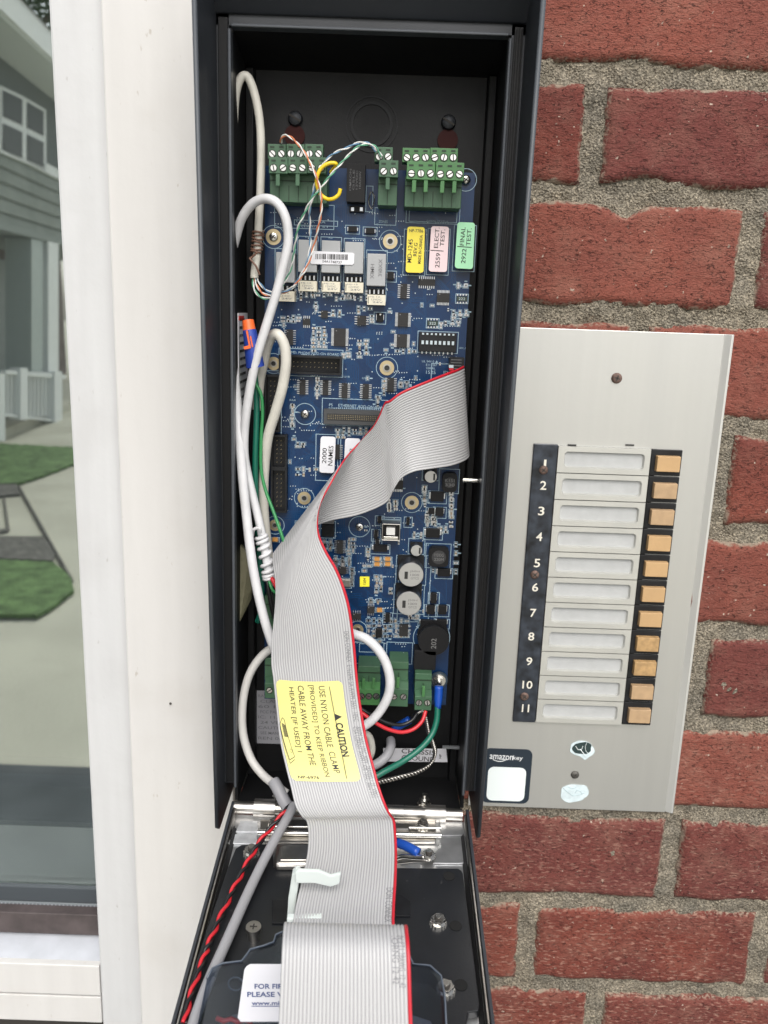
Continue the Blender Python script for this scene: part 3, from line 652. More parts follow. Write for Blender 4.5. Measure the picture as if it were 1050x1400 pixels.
def dpak(cx, cy, w_, h_, m='chip2', hgt=.0028, name='power_part'):
    mb = MB().use(M[m]); c, a, b = comp(mb, cx, cy, w_, h_, hgt); mb.use(M['tin'])
    mb.box((c.x-w_*.52*a, DP-.0004, c.z), (w_*.22*a, .0006, h_*.7*b)); mb.box((c.x+w_*.52*a, DP-.0004, c.z), (w_*.2*a, .0006, h_*.6*b))
    outline(cx, cy+1, w_+8, h_+5)
    mb.build(name, None, bd, bevel=.0002)
for q in ((482, 313, 12, 7.5), (506, 315.5, 12, 8), (598, 679, 18, 13), (592, 729, 19, 12), (520, 750, 19, 9), (607, 783, 17, 10), (593, 818, 8, 14), (589, 834, 11, 12), (605, 834, 11, 12),
          (582, 834+18, 14, 8), (604, 852, 14, 9), (601, 700, 11, 11), (514, 731, 5, 12), (558, 713, 4, 10), (590, 699, 8, 8), (534, 377, 9, 11), (518, 866, 9, 12), (530, 845, 6, 12)):
    dpak(*q)
# switching transistor with a solder blob, DIP switch
dpak(519.5, 434, 9, 12, hgt=.0015); mb = MB(); c = P(520, 430, DP-.0016); mb.cyl(c, c-Vector((0, .0008, 0)), .0011, 10, .0005); mb.build('solder_blob', M['steel'], bd)
mb = MB().use(M['blackpl']); c, a, b = comp(mb, 598.5, 468, 51, 26, .004); dip = mb.build('dip_switch', None, bd, bevel=.0002); outline(598.5, 468, 56, 30)
for i in range(8):
    x = c.x+(i-3.5)*5.9*a; m_ = MB(); m_.use(M['silkw']); m_.box((x, DP-.0046, c.z-.6*b), (3.2*a, .0012, 5*b)); m_.box((x, DP-.0016, c.z+11*b+.0), (2.6*a, .0066, 2.4*b)); m_.use(M['tin']); m_.box((x, DP-.0006, c.z-15*b), (1.6*a, .0008, 3*b))
    m_.build('slider', None, dip)
# shrouded pin headers
def header(cx, cy, w_, h_, nx, ny, hgt=.009, name='pin_header', dens=.6):
    mb = MB().use(M['blackpl']); D = DP-hgt; c = P(cx, cy, D); a, b = S2(cx, cy, D); W, Hh = w_*a, h_*b; t = 2.6*a
    mb.box((c.x, DP-.001, c.z), (W, .002, Hh))
    for dx, dz, ww, hh in ((0, Hh/2-t/2, W, t), (0, -Hh/2+t/2, W, t), (-W/2+t/2, 0, t, Hh-2*t), (W/2-t/2, 0, t, Hh-2*t)): mb.box((c.x+dx, DP-hgt/2-.001, c.z+dz), (ww, hgt-.002, hh))
    mb.use(M['gold'])
    for i in range(nx):
        for j in range(ny): mb.box((c.x+((i+.5)/nx-.5)*(W-4*t if nx > ny else W*.52), DP-hgt*.42, c.z+((j+.5)/ny-.5)*(Hh-4*t if ny > nx else Hh*.5)), (dens*a, hgt*.8, dens*a))
    return mb.build(name, None, bd)
header(424, 499, 86, 25, 13, 2); outline(425, 496, 88, 38)
header(372, 552, 21, 78, 2, 10, .007); header(381, 618, 22, 46, 2, 6, .007); header(381, 671, 22, 60, 2, 8, .007)
mb = MB().use(mat('grey_socket', (.05, .052, .055), .5)); c, a, b = comp(mb, 485, 571, 85, 20, .006); mb.use(M['ink'])
mb.box((c.x, DP-.0061, c.z), (76*a, .0003, 9*b)); mb.use(M['gold'])
for i in range(30):
    for j in (-1, 0, 1): mb.box((c.x+(i-14.5)*2.5*a, DP-.0064, c.z+j*2.4*b), (.7*a, .0003, .8*b))
mb.build('socket_strip', None, bd); outline(485, 564, 90, 37)
for i in range(34):
    q = P(450+i*2.6, 560.5, DP-.0001); SK.box(q, (1.1*a, .0001, 7*b))
# gold ringed mounting holes and screws
def hole(px, py, r, ring=True):
    c = P(px, py, DP-.0001); a = S2(px, py)[0]; mb = MB().use(M['gold']); mb.ring(c, (0, -1, 0), r*.42*a, r*a, .0003, 28); mb.use(M['steel2']); mb.ring(c, (0, -1, 0), r*.36*a, r*.55*a, .0008, 24)
    mb.use(M['ink']); mb.cyl(c, c-Vector((0, .0002, 0)), r*.38*a, 20); mb.build('mounting_hole', None, bd, smooth=.6)
    if ring: SK.ring(c, (0, -1, 0), (r+4.2)*a, (r+5)*a, .0001, 40)
for q in ((533.5, 330, 10), (374, 497, 9), (529, 503, 10), (563, 687, 9.5), (376, 718, 8), (416, 681, 9), (489, 861, 8), (374, 324, 10.5)): hole(*q)
for px, py, r in ((374, 324, 6), (417, 566, 6.2), (491.5, 720, 5.6), (637, 246, 6.5)):
    a = S2(px, py)[0]; screw('screw', px, py, DP-.0008, r*a, M['steel'], bd, hgt=.002, rot=.6)
    if py > 400 or py < 300: SK.ring(P(px, py, DP-.0001), (0, -1, 0), 14*a, 14.9*a, .0001, 40)
# relays: tall grey part with a cream part under it
for i, (x, yt, yb) in enumerate(((390, 345, 386), (420.5, 328, 372), (452.3, 329, 373), (484, 331, 374), (514.5, 347, 391))):
    mb = MB().use(M['relay']); c, a, b = comp(mb, x, (yt+yb)/2, 25.5, yb-yt, .010); o1 = mb.build('relay', None, bd, bevel=.0003)
    mb = MB().use(M['cream']); comp(mb, x, yb+19, 25, 14, .009); mb.use(M['ink2'])
    for k_ in range(3): put_text(mb, ('G6K-2F-Y', '12VDC', '24V')[k_] if k_ else 'HJ-12', x-2+k_*2, yb+15+k_*3.6, DP-.0091, 14, 2.4)
    mb.use(M['ink']); mb.box(P(x-11, yb+19, DP-.0091), (.8*a, .0002, 10*b))
    mb.build('coil_block', None, bd, bevel=.0002)
    mb = MB().use(M['chip2']); comp(mb, x, yb+8.5, 24, 8, .003); mb.use(M['tin'])
    for dx in (-9, -3, 3, 9): mb.box(P(x+dx, yb+8, DP-.0032), (2*a, .0006, 6*b))
    mb.build('relay_base', None, bd); outline(x, (yt+yb)/2+8, 29, yb-yt+26)
mb = MB().use(M['ink2']); put_text(mb, '3\\0XX', 520, 366, DP-.0102, 24, 5, 90); put_text(mb, 'XIMH', 509, 371, DP-.0102, 20, 5, 90); mb.build('relay_print', None, bd)
# barcode label over three relays
mb = MB().use(M['lab_w']); D = DP-.0106
mb.prism([P(x, y, D) for x, y in ((426, 344.5), (428, 343), (482, 345.5), (484.5, 347), (484, 360), (482, 362), (426, 361), (424.5, 359))], (0, .0004, 0))
mb.use(M['ink']); rb = random.Random(5); x = 432
while x < 475:
    w_ = rb.choice((.6, .6, 1, 1.5)); c = P(x, 350.6+.02*(x-432), D-.0002); mb.box(c, (w_*a, .0001, 7.2*b)); x += w_+rb.choice((.6, .9, 1.3))
put_text(mb, '24A1748737', 454, 358, D-.0002, 27, 3.2, -2); mb.build('barcode_label', None, bd)
# black power relay
mb = MB().use(M['chip2']); c, a, b = comp(mb, 486.5, 250, 25, 52, .013); mb.use(mat('moulded_grey_print', (.09, .09, .095), .5))
for i, s_ in enumerate(('OMRON', 'G5LE', '12VDC', '10A250V')): put_text(mb, s_, 479+i*4.4, 246, DP-.0131, 30-i*2, 2.6, 90)
pr_ = mb.build('power_relay', None, bd, bevel=.0005)
mb = MB().use(M['chip2']); comp(mb, 488, 286, 20, 8, .004); mb.use(M['tin']); comp(mb, 482, 286, 4, 5, .0045); comp(mb, 494, 286, 4, 5, .0045); mb.build('diode', None, bd)
# small upright film part and wire link by the relay
mb = MB(); mb.tube(path([(507, 262, .538), (504, 275, .539), (508, 286, .541), (512, 272, .537), (509, 262, .539)], 5), .0004, 6); mb.build('wire_link', M['steel'], bd)
# test labels on socketed chips
def lab(pts, m, texts, D=DP-.0075, name='test_label', label=None):
    cx = sum(p[0] for p in pts)/4; cy = sum(p[1] for p in pts)/4
    mb = MB(); q = [P(x, y, D+.0012) for x, y in pts]
    mb.prism([P(x+.8*(1 if x < cx else -1), y+2*(1 if y < cy else -2), D+.0012) for x, y in pts], (0, .0060, 0)); sk = mb.build('socketed_chip', M['chip2'], bd)
    mb = MB().use(m)
    A, Bp, Cp, Dp_ = [Vector((x, y, 0)) for x, y in pts]; poly = []
    n = 5; r = 4.2
    for i, (pv, cu, nx_) in enumerate(((Dp_, A, Bp), (A, Bp, Cp), (Bp, Cp, Dp_), (Cp, Dp_, A))):
        e1 = cu+(pv-cu).normalized()*r; e2 = cu+(nx_-cu).normalized()*r
        for k_ in range(n): t = k_/(n-1); p = e1*(1-t)**2+cu*2*t*(1-t)+e2*t*t; poly.append(P(p.x, p.y, D))
    mb.prism(poly, (0, .0012, 0)); mb.use(M['ink'])
    for t in texts: put_text(mb, t[0], t[1], t[2], D-.00015, t[3], t[4], t[5], t[6] if len(t) > 6 else .004)
    o = mb.build(name, None, bd)
    if label: o['label'] = label
    outline(cx-1, cy+4, 31, 64)
    return mb
lab([(557, 309.6), (581, 310.6), (579, 373), (554.5, 372.4)], M['lab_y'], [('NP-7786', 569, 315.5, 19, 4.2, 0), ('MD-1245', 560.5, 343, 32, 6, 88), ('REV.G', 568, 341, 18, 5, 88), ('MADE IN CANADA', 574.5, 341, 39, 4.2, 88)], label='yellow label')
lab([(589.5, 309), (614, 310), (611, 372), (586, 371)], M['lab_p'], [('ELECT.', 597, 325, 28, 5.6, 88), ('TEST.', 605, 325, 23, 5.6, 88), ('2559', 598.5, 356, 20, 6, 88), ('I', 597.5, 342.6, 1, 18, 88)], label='pink label')
lab([(625.5, 303.5), (649.5, 304.5), (646.5, 368), (621.6, 366.5)], M['lab_g'], [('FINAL', 632.5, 323, 25, 5.8, 88), ('TEST.', 641, 324, 24, 5.8, 88), ('2922', 634, 350, 20, 6, 88), ('I', 635, 337.5, 1, 20, 88)], label='mint green label')
lab([(438.5, 596.5), (459, 597.5), (457, 647), (436.5, 646)], M['lab_w'], [('2000', 443.5, 623, 21, 6, 88), ('NAMES', 452, 623, 27, 6.5, 88)], DP-.004, label='white label lettered 2000 NAMES')
lab([(472, 599), (493, 600), (491, 640), (470, 640)], M['lab_w'], [('V1.2', 480, 622, 18, 5, 88)], DP-.0035)
mb = MB().use(mat('small_yellow', (.85, .78, .04), .45)); D = DP-.0008; quad_px(mb, [(492, 788.5), (505, 788.5), (505, 802), (492, 802)], D, .0006); mb.use(M['ink']); put_text(mb, '1504', 498.5, 795, D-.0002, 9, 3.6, 90); mb.build('date_label', None, bd)
# electrolytic capacitors
def cap(px, py, r, hgt, txt=True):
    D = DP-hgt; c = P(px, py, D); a = S2(px, py, D)[0]; R = r*a; mb = MB().use(M['caps'])
    mb.cyl((c.x, DP-.001, c.z), (c.x, D+.0008, c.z), R*.985, 40); mb.use(M['capt'])
    mb.cyl((c.x, D+.0006, c.z), (c.x, D+.0002, c.z), R*.985, 40, R*.95); mb.cyl((c.x, D+.0005, c.z), (c.x, D+.00014, c.z), R*.93, 40, R*.92)
    mb.use(M['ink']); mb.box((c.x-R*.38, D+.00008, c.z-R*.05), (R*.26, .0001, R*.6)) if txt else mb.box((c.x+R*.55, D+.00008, c.z), (R*.3, .0001, R*1.1))
    if txt:
        mb.use(mat('etched_print', (.17, .17, .17), .5))
        for k_, s_ in enumerate(('J50H', '1000', 'GTCS')): put_text(mb, s_, px+5, py-4.5+k_*4.6, D+.00004, 13-k_, 3)
    mb.use(M['blackpl']); mb.box((c.x, DP-.0009, c.z), (R*2.1, .0018, R*2.1))
    mb.build('capacitor', None, bd, smooth=.6); outline(px, py-6, 2*r+7, 2*r+6)
cap(562, 786, 17.5, .017); cap(559, 825.5, 17.5, .017); cap(569.5, 753, 8, .008, False); cap(589, 652, 8.5, .008, False)
# inductors
def ind(px, py, w_, h_, hgt, txt):
    D = DP-hgt; c = P(px, py, D); a, b = S2(px, py, D); mb = MB().use(M['chip2'])
    mb.prism([(c.x+x, D, c.z+z) for x, z in rrect(w_*a, h_*b, 6*a)], (0, hgt, 0)); mb.use(mat('inductor_top', (.03, .03, .032), .6)); mb.cyl((c.x, D, c.z), (c.x, D-.0003, c.z), w_*.36*a, 28)
    mb.use(mat('moulded_print', (.16, .16, .16), .6))
    for k_, s_ in enumerate(txt): put_text(mb, s_, px, py-3+k_*6, D-.0004, 13, 4)
    mb.build('inductor', None, bd); outline(px-1, py-2, w_+8, h_+8)
ind(600, 762, 27, 26, .006, ('1YDDG', '220M')); ind(615, 660, 20, 26, .006, ('K151', '330'))
c = P(593, 876, DP-.012); a = S2(593, 876, DP-.012)[0]; mb = MB().use(M['chip2']); R = 22*a
mb.cyl((c.x, DP, c.z), (c.x, DP-.003, c.z), R, 36); mb.cyl((c.x, DP-.003, c.z), (c.x, DP-.0095, c.z), R*.84, 36); mb.cyl((c.x, DP-.0095, c.z), (c.x, DP-.012, c.z), R*.97, 36)
mb.use(mat('moulded_print', (.16, .16, .16), .6)); put_text(mb, '202', 593, 880, DP-.0122, 14, 7, 90); mb.build('choke_coil', None, bd, smooth=.6)
SK.ring(P(590, 872, DP-.0001), (0, -1, 0), 25*a, 26*a, .0001, 40)
# USB socket
mb = MB().use(M['steel2']); D = DP-.011; c = P(534.5, 728, D); a, b = S2(534.5, 728, D); W, Hh = 25*a, 23*b
for dx, dz, ww, hh in ((0, Hh/2-.0003, W, .0006), (0, -Hh/2+.0003, W, .0006), (-W/2+.0003, 0, .0006, Hh-.0012), (W/2-.0003, 0, .0006, Hh-.0012)): mb.box((c.x+dx, DP-.0055, c.z+dz), (ww, .011, hh))
mb.use(M['ink']); mb.box((c.x, DP-.002, c.z), (W*.9, .003, Hh*.9)); mb.use(M['white']); mb.box((c.x-.0002, DP-.006, c.z+.0004), (W*.48, .0085, Hh*.42)); mb.use(M['steel']); mb.box((c.x, DP-.0095, c.z-Hh*.34), (W*.8, .003, Hh*.18))
mb.build('usb_socket', None, bd, bevel=.0002); outline(534.5, 716, 28, 13); outline(534.5, 709, 28, 4)
# orange tantalums, crystal, black module
for x, y in ((515.5, 764.5), (530, 764.5), (515.5, 771.5), (530, 771.5), (519, 834.5), (376, 738)):
    mb = MB().use(M['tin']); comp(mb, x, y, 10.5, 4.2, .0012); mb.use(M['orange']); comp(mb, x, y, 7, 5, .0018); mb.build('tantalum_capacitor', None, bd); outline(x, y, 13, 7, .6)
mb = MB().use(mat('crystal_can', (.42, .40, .36), .35, .8)); comp(mb, 473, 797.5, 12, 10, .003); mb.build('crystal', None, bd, bevel=.0003); outline(473, 797.5, 16, 14)
mb = MB().use(M['blackpl']); comp(mb, 448, 726, 17, 16, .006); mb.use(mat('relay_lid', (.12, .12, .12), .5)); comp(mb, 448, 714, 17, 5, .006); mb.build('module', None, bd, bevel=.0002); outline(448, 724, 22, 24)
for x, y in ((516, 742), (519, 711)): dpak(x, y, 5, 9)
# resistor packs lettered 222
for x, y in ((631.5, 408.5), (591.5, 442)):
    mb = MB().use(M['tin'])
    for i in range(4):
        for s in (-1, 1): mb.box(P(x-6+i*4, y+s*5.4, DP-.0006), (2*S2(x, y)[0], .001, 2.4*S2(x, y)[1]))
    mb.use(mat('pack_green', (.03, .05, .035), .5)); comp(mb, x, y, 14, 6, .0009); mb.use(M['silkw']); put_text(mb, '222', x, y, DP-.001, 9, 3.4); mb.build('resistor_pack', None, bd); outline(x, y, 18, 14)
# small surface parts, vias, traces: real but too small to pick apart
SM = MB(); rs_ = random.Random(11)
def smd(x, y, hor, kind, k=1.0):
    a, b = S2(x, y); c = P(x, y, DP); l_, w2 = 5.4*k, 2.8*k
    def bx(dx, dy, ww, hh, h0): SM.box((c.x+(dx if hor else dy)*a, DP-h0/2, c.z+(dy if hor else dx)*b), ((ww if hor else hh)*a, h0, (hh if hor else ww)*b))
    SM.use(M['tin']); bx(-l_/2+.7, 0, 1.7*k, w2, .0006); bx(l_/2-.7, 0, 1.7*k, w2, .0006)
    SM.use({'r': M['chip2'], 'c': mat('ceramic_tan', (.30, .22, .14), .5), 'w': mat('ceramic_grey', (.34, .32, .30), .5)}[kind]); bx(0, 0, l_-2.6*k, w2, .0005)
    if rs_.random() < .75:
        x_, y_ = (l_+2.6, w2+2.4) if hor else (w2+2.4, l_+2.6); outline(x, y, x_, y_, .55)
    if rs_.random() < .5: outline(x+(0 if hor else rs_.choice((-5, 5))), y+(rs_.choice((-4.5, 4.5)) if hor else 0), 4, 1.6, .8)
CL = [(400, 396, 455, 411, 10), (384, 432, 412, 446, 6), (425, 446, 447, 482, 12), (428, 414, 436, 428, 2), (452, 424, 468, 438, 3), (456, 396, 522, 412, 10), (505, 430, 512, 446, 2), (487, 464, 505, 490, 7), (466, 482, 480, 492, 3), (396, 551, 404, 588, 6), (430, 515, 438, 545, 5),
      (458, 585, 512, 600, 10), (403, 605, 418, 616, 3), (403, 638, 436, 652, 4), (474, 735, 486, 760, 6), (455, 762, 482, 775, 9), (477, 776, 486, 800, 5), (512, 786, 524, 812, 7), (532, 803, 536, 816, 2), (502, 820, 522, 826, 3), (500, 845, 560, 880, 22), (575, 664, 586, 695, 6),
      (612, 668, 622, 712, 9), (580, 700, 596, 720, 8), (613, 712, 620, 724, 2), (527, 684, 546, 700, 6), (562, 728, 580, 738, 3), (600, 720, 612, 735, 3), (622, 388, 642, 394, 4), (616, 425, 642, 436, 5), (600, 440, 612, 448, 2), (615, 438, 630, 448, 3), (540, 478, 570, 486, 3),
      (523, 518, 527, 545, 3), (544, 522, 560, 532, 4), (580, 708, 600, 722, 4), (556, 840, 575, 850, 3), (486, 420, 510, 428, 3), (470, 404, 486, 410, 3), (495, 770, 508, 784, 2), (440, 738, 456, 756, 4), (622, 738, 624, 800, 3), (500, 748, 506, 770, 3), (514, 540, 520, 560, 2)]
for x0, y0, x1_, y1, n in CL:
    for i in range(int(n*1.6)):
        cols = max(1, round((x1_-x0)/8)); x = x0+(i % cols+.5)*(x1_-x0)/cols+rs_.uniform(-.6, .6); y = y0+(i//cols+.5)*(y1-y0)/max(1, math.ceil(n*1.6/cols))+rs_.uniform(-.5, .5)
        smd(x, y, rs_.random() < .5, rs_.choice('rrcww'))
for i in range(60): smd(rs_.choice((rs_.uniform(396, 540), rs_.uniform(500, 618))), rs_.uniform(395, 870), rs_.random() < .5, rs_.choice('rcw'), .8)
tag(SM.build('small_surface_parts', None, bd), kind='stuff')
VI = MB(); a = S2(500, 500)[0]
for i in range(420):
    y = rs_.uniform(290, 885); x = rs_.uniform(370, 590+.045*(885-y))
    if rs_.random() < .5: 
        for k_ in range(rs_.randint(2, 6)): q = P(x+k_*3.4, y+rs_.uniform(-.2, .2), DP-.0001); VI.cyl(q, q-Vector((0, .0001, 0)), .75*a, 6)
    else: q = P(x, y, DP-.0001); VI.cyl(q, q-Vector((0, .0001, 0)), .85*a, 6)
tag(VI.build('vias', M['silkw'], bd), kind='stuff')
TR = MB()
TRN = [0]
def seg(p, q, w_):
    TRN[0] += 1
    d = (q-p); L = d.length
    if L < 1e-6: return
    d /= L; n = Vector((-d.z, 0, d.x))*w_/2; h = Vector((0, -.00002-TRN[0]*3.5e-8, 0)); TR.add([p-n+h, q-n+h, q+n+h, p+n+h], [(0, 1, 2, 3)])
for i in range(190):
    x, y = rs_.uniform(368, 635), rs_.uniform(270, 885); d = rs_.choice(((1, 0), (0, 1), (0, 1), (1, 1), (1, -1))); n = rs_.randint(1, 6); L = [rs_.uniform(10, 60), rs_.uniform(6, 25), rs_.uniform(10, 60)]
    d2 = (1, 1) if 0 in d else (0, 1)
    for k_ in range(n):
        ox, oy = (k_*2.4*d[1], k_*2.4*d[0]) if 0 in d else (k_*2.6, 0)
        pts = [(x+ox, y+oy)]; 
        for dd, l_ in zip((d, d2, d), L): pts.append((pts[-1][0]+dd[0]*l_, pts[-1][1]+dd[1]*l_))
        for p_, q_ in zip(pts, pts[1:]):
            if all(365 < t[0] < 608+.05*(885-t[1]) and 260 < t[1] < 890 for t in (p_, q_)): seg(P(*p_, DP), P(*q_, DP), 1.1*a)
tag(TR.build('copper_traces', M['trace'], bd), kind='stuff')
# printed words on the board
for s_, x, y, w2, h2, r_ in (('MD, PHONE ADD-ON BOARD', 431, 483.5, 66, 4, -1), ('P5     ETHERNET ADD-ON BOARD', 490, 555.5, 80, 4, -1), ('ZONES', 524, 303, 12, 3.6, 0), ('Door Supply', 525, 307.5, 20, 3, 0), ('COMM STATUS', 598, 303, 30, 3.4, 0),
        ('CB  TX  SA', 425, 303, 40, 3.6, 0), ('(ON)  S1', 430, 310, 36, 3.2, 0), ('UL 94V-0 \u25b2', 588, 494, 22, 3.4, 0), ('E113267', 590, 499, 15, 3, 0), ('328 RL', 589, 503.5, 13, 3, 0), ('1525', 589, 509, 13, 4.6, 0), ('LED_1', 632, 476, 9, 2.4, 0), ('J30', 535, 700, 8, 3, 0), ('U18', 474, 515, 8, 2.5, 0), ('U20', 499, 517, 8, 2.5, 0), ('R64', 400, 547, 8, 2.5, 0), ('K1', 420, 324, 5, 2.4, 0), ('K2', 452, 325, 5, 2.4, 0), ('K3', 484, 326, 5, 2.4, 0), ('C64', 583, 745, 7, 2.4, 0), ('L3', 622, 745, 5, 2.4, 0)):
    put_text(SK, s_, x, y, DP-.0002, w2, h2, r_)
for q in ((416, 296, 82, 34), (527, 296, 30, 24), (592, 292, 74, 28), (592, 296, 66, 16), (432, 305, 60, 8), (505, 272, 10, 36), (607, 516, 36, 38), (504, 893, 42, 30), (546, 893, 36, 30), (505, 886, 28, 12), (566, 805, 44, 92), (372, 598, 26, 180)): outline(*q)
tag(SK.build('silkscreen_print', M['silk'], bd), kind='stuff')
# green screw terminals
def slot_screws(mb, xs, y, D, r):
    for x in xs:
        c = P(x, y, D); a = S2(x, y, D)[0]; mb.use(M['greend']); mb.ring(c, (0, -1, 0), r*a, (r+.9)*a, .0002, 18); mb.use(M['steel']); mb.cyl(c, c-Vector((0, .0004, 0)), r*a, 18, r*.9*a); mb.use(M['ink'])
        mb.box(c-Vector((0, .00042, 0)), (r*1.8*a, .0001, r*.32*a), Matrix.Rotation(rs_.uniform(0, 3), 3, 'Y'))
def plug(x0, x1, y0, y1, D, depth, n, m, tabs=()):
    mb = MB().use(m); c = P((x0+x1)/2, (y0+y1)/2, D); a, b = S2(c.x, (y0+y1)/2, D); a, b = S2((x0+x1)/2, (y0+y1)/2, D)
    w_, h_ = (x1-x0)*a, (y1-y0)*b
    mb.box((c.x, D+depth/2, c.z), (w_-.0001, depth, h_))
    o = mb.build('terminal_plug', None, bd, bevel=.0002)
    s = MB(); slot_screws(s, [x0+(x1-x0)*(i+.5)/n for i in range(n)], y0+(y1-y0)*.66, D-.0001, 4.5)
    s.use(M['greend'])
    for i in range(n): s.box(P(x0+(x1-x0)*(i+.5)/n, y0+(y1-y0)*.2, D-.0001), (6*a, .0003, 2.4*b))
    s.build('clamp_screws', None, o, smooth=.6)
    for t in tabs: MB().box(P(t, y1+9, D+.0015), (5.6*a, .002, 17*b)).build('tab', m, o, bevel=.0002)
g2, g1 = M['green2'], M['green']
for k_ in range(3):
    plug(366+k_*25.4, 391+k_*25.4, 197, 217, .523, .010, 2, g2)
    plug(367.5+k_*26.3, 393.5+k_*26.3, 215, 237, .517, .012, 2, g2, (380,) if k_ == 0 else ((407,) if k_ == 1 else ()))
plug(512, 537, 201, 221, .524, .01, 2, g2); plug(518, 544.5, 219, 242, .517, .012, 2, g2, (530,))
for k_ in range(2):
    plug(550+k_*38, 588+k_*38, 202.5, 222, .523, .01, 3, g1); plug(556+k_*39.5, 595+k_*39.5, 221+k_, 245.5+k_, .517, .012, 3, g1, (566, 582) if k_ == 0 else (604.5, 621))
def body(x0, x1, y0, y1, D, m, name='terminal_base'):
    mb = MB().use(m); c = P((x0+x1)/2, (y0+y1)/2, D); a, b = S2((x0+x1)/2, (y0+y1)/2, D)
    mb.box((c.x, (D+DP)/2, c.z), ((x1-x0)*a, DP-D, (y1-y0)*b)); 
    n = max(2, int((x1-x0)/12))
    o = mb.build(name, None, bd, bevel=.0003)
    r_ = MB(); r_.box((c.x, D-.0003, c.z+(y1-y0)*.18*b), ((x1-x0)*.995*a, .0004, 1.2*b)); 
    for i in range(1, n): r_.box((c.x+(i/n-.5)*(x1-x0)*a, D-.0002, c.z-(y1-y0)*.22*b), (.8*a, .0003, (y1-y0)*.5*b))
    r_.build('joint_lines', M['greend'], o)
body(369, 447, 234, 277, .526, g2); body(517, 543, 238, 281, .526, g2); body(553.5, 631, 242, 284, .526, g2)
# lower terminals: base and plug facing down
def lowterm(x0, x1, y0, ym, y1, n, m, tabs, Dp=.521):
    body(x0, x1, y0, ym, .527, M['green2'], 'terminal_base')
    mb = MB().use(m); c = P((x0+x1)/2, (ym+y1)/2, Dp); a, b = S2((x0+x1)/2, ym, Dp); h_ = (y1-ym)*b
    q = [(c.x-(x1-x0)/2*a, Dp+.005, c.z+h_/2), (c.x-(x1-x0)/2*a, Dp, c.z+h_*.3), (c.x-(x1-x0)/2*a, Dp, c.z-h_/2), (c.x-(x1-x0)/2*a, DP-.006, c.z-h_/2), (c.x-(x1-x0)/2*a, DP-.006, c.z+h_/2)]
    mb.prism(q, ((x1-x0)*a, 0, 0)); o = mb.build('terminal_plug', None, bd, bevel=.0002)
    s = MB(); slot_screws(s, [x0+(x1-x0)*(i+.5)/n for i in range(n)], ym+(y1-ym)*.55, Dp-.0001, 4); s.build('clamp_screws', None, o, smooth=.6)
    for t in tabs: MB().box(P(t, ym-3, .5215), (4*a, .002, 14*b)).build('tab', M['green'], o, bevel=.0002)
    p = MB()
    for i in range(n): 
        xx = x0+(x1-x0)*(i+.5)/n; p.box(P(xx, y0-7, DP-.002), (1.1*a, .001, 12*b)); p.cyl(P(xx, y0-11, DP-.0003), P(xx, y0-11, DP-.0018), 1.6*a, 8)
    p.build('solder_pins', M['tin'], o)
lowterm(489, 519.5, 911, 937, 964, 3, M['green'], (497, 511)); lowterm(532, 558, 905, 936, 966, 2, M['green2'], (544,)); lowterm(567, 590, 921, 948, 971, 2, M['green2'], (579,))
lowterm(362, 386, 815, 850, 872, 2, M['green2'], ()); lowterm(362, 388, 900, 930, 955, 2, M['green2'], ())
mb = MB().use(M['chip2']); comp(mb, 581, 903, 30, 26, .012); mb.build('power_block', None, bd, bevel=.0003)
# connector the ribbon leaves from
mb = MB().use(M['blackpl']); comp(mb, 624, 510, 20, 42, .008); mb.use(M['ink2'])
for i in range(5): mb.box(P(624, 492+i*4, DP-.0082), (14*a, .0002, .6*a))
mb.use(M['silkw']); comp(mb, 617, 501, 6, 4, .0084); mb.use(M['red']); comp(mb, 617, 505, 6, 3, .0084); mb.build('ribbon_connector', None, bd)
# earth screw
c = P(600, 929, DP-.001); mb = MB().use(mat('pad_dark', (.03, .05, .07), .4)); a = S2(600, 929)[0]; mb.cyl(c, c-Vector((0, .001, 0)), 12*a, 28); mb.use(M['steel']); mb.ring(c-Vector((0, .001, 0)), (0, -1, 0), 4*a, 9*a, .001, 28); mb.cyl(c, c-Vector((0, .004, 0)), 6.5*a, 6); mb.cyl(c, c-Vector((0, .0085, 0)), 3.6*a, 16, 3*a)
mb.build('earth_screw', None, bd, smooth=.6)

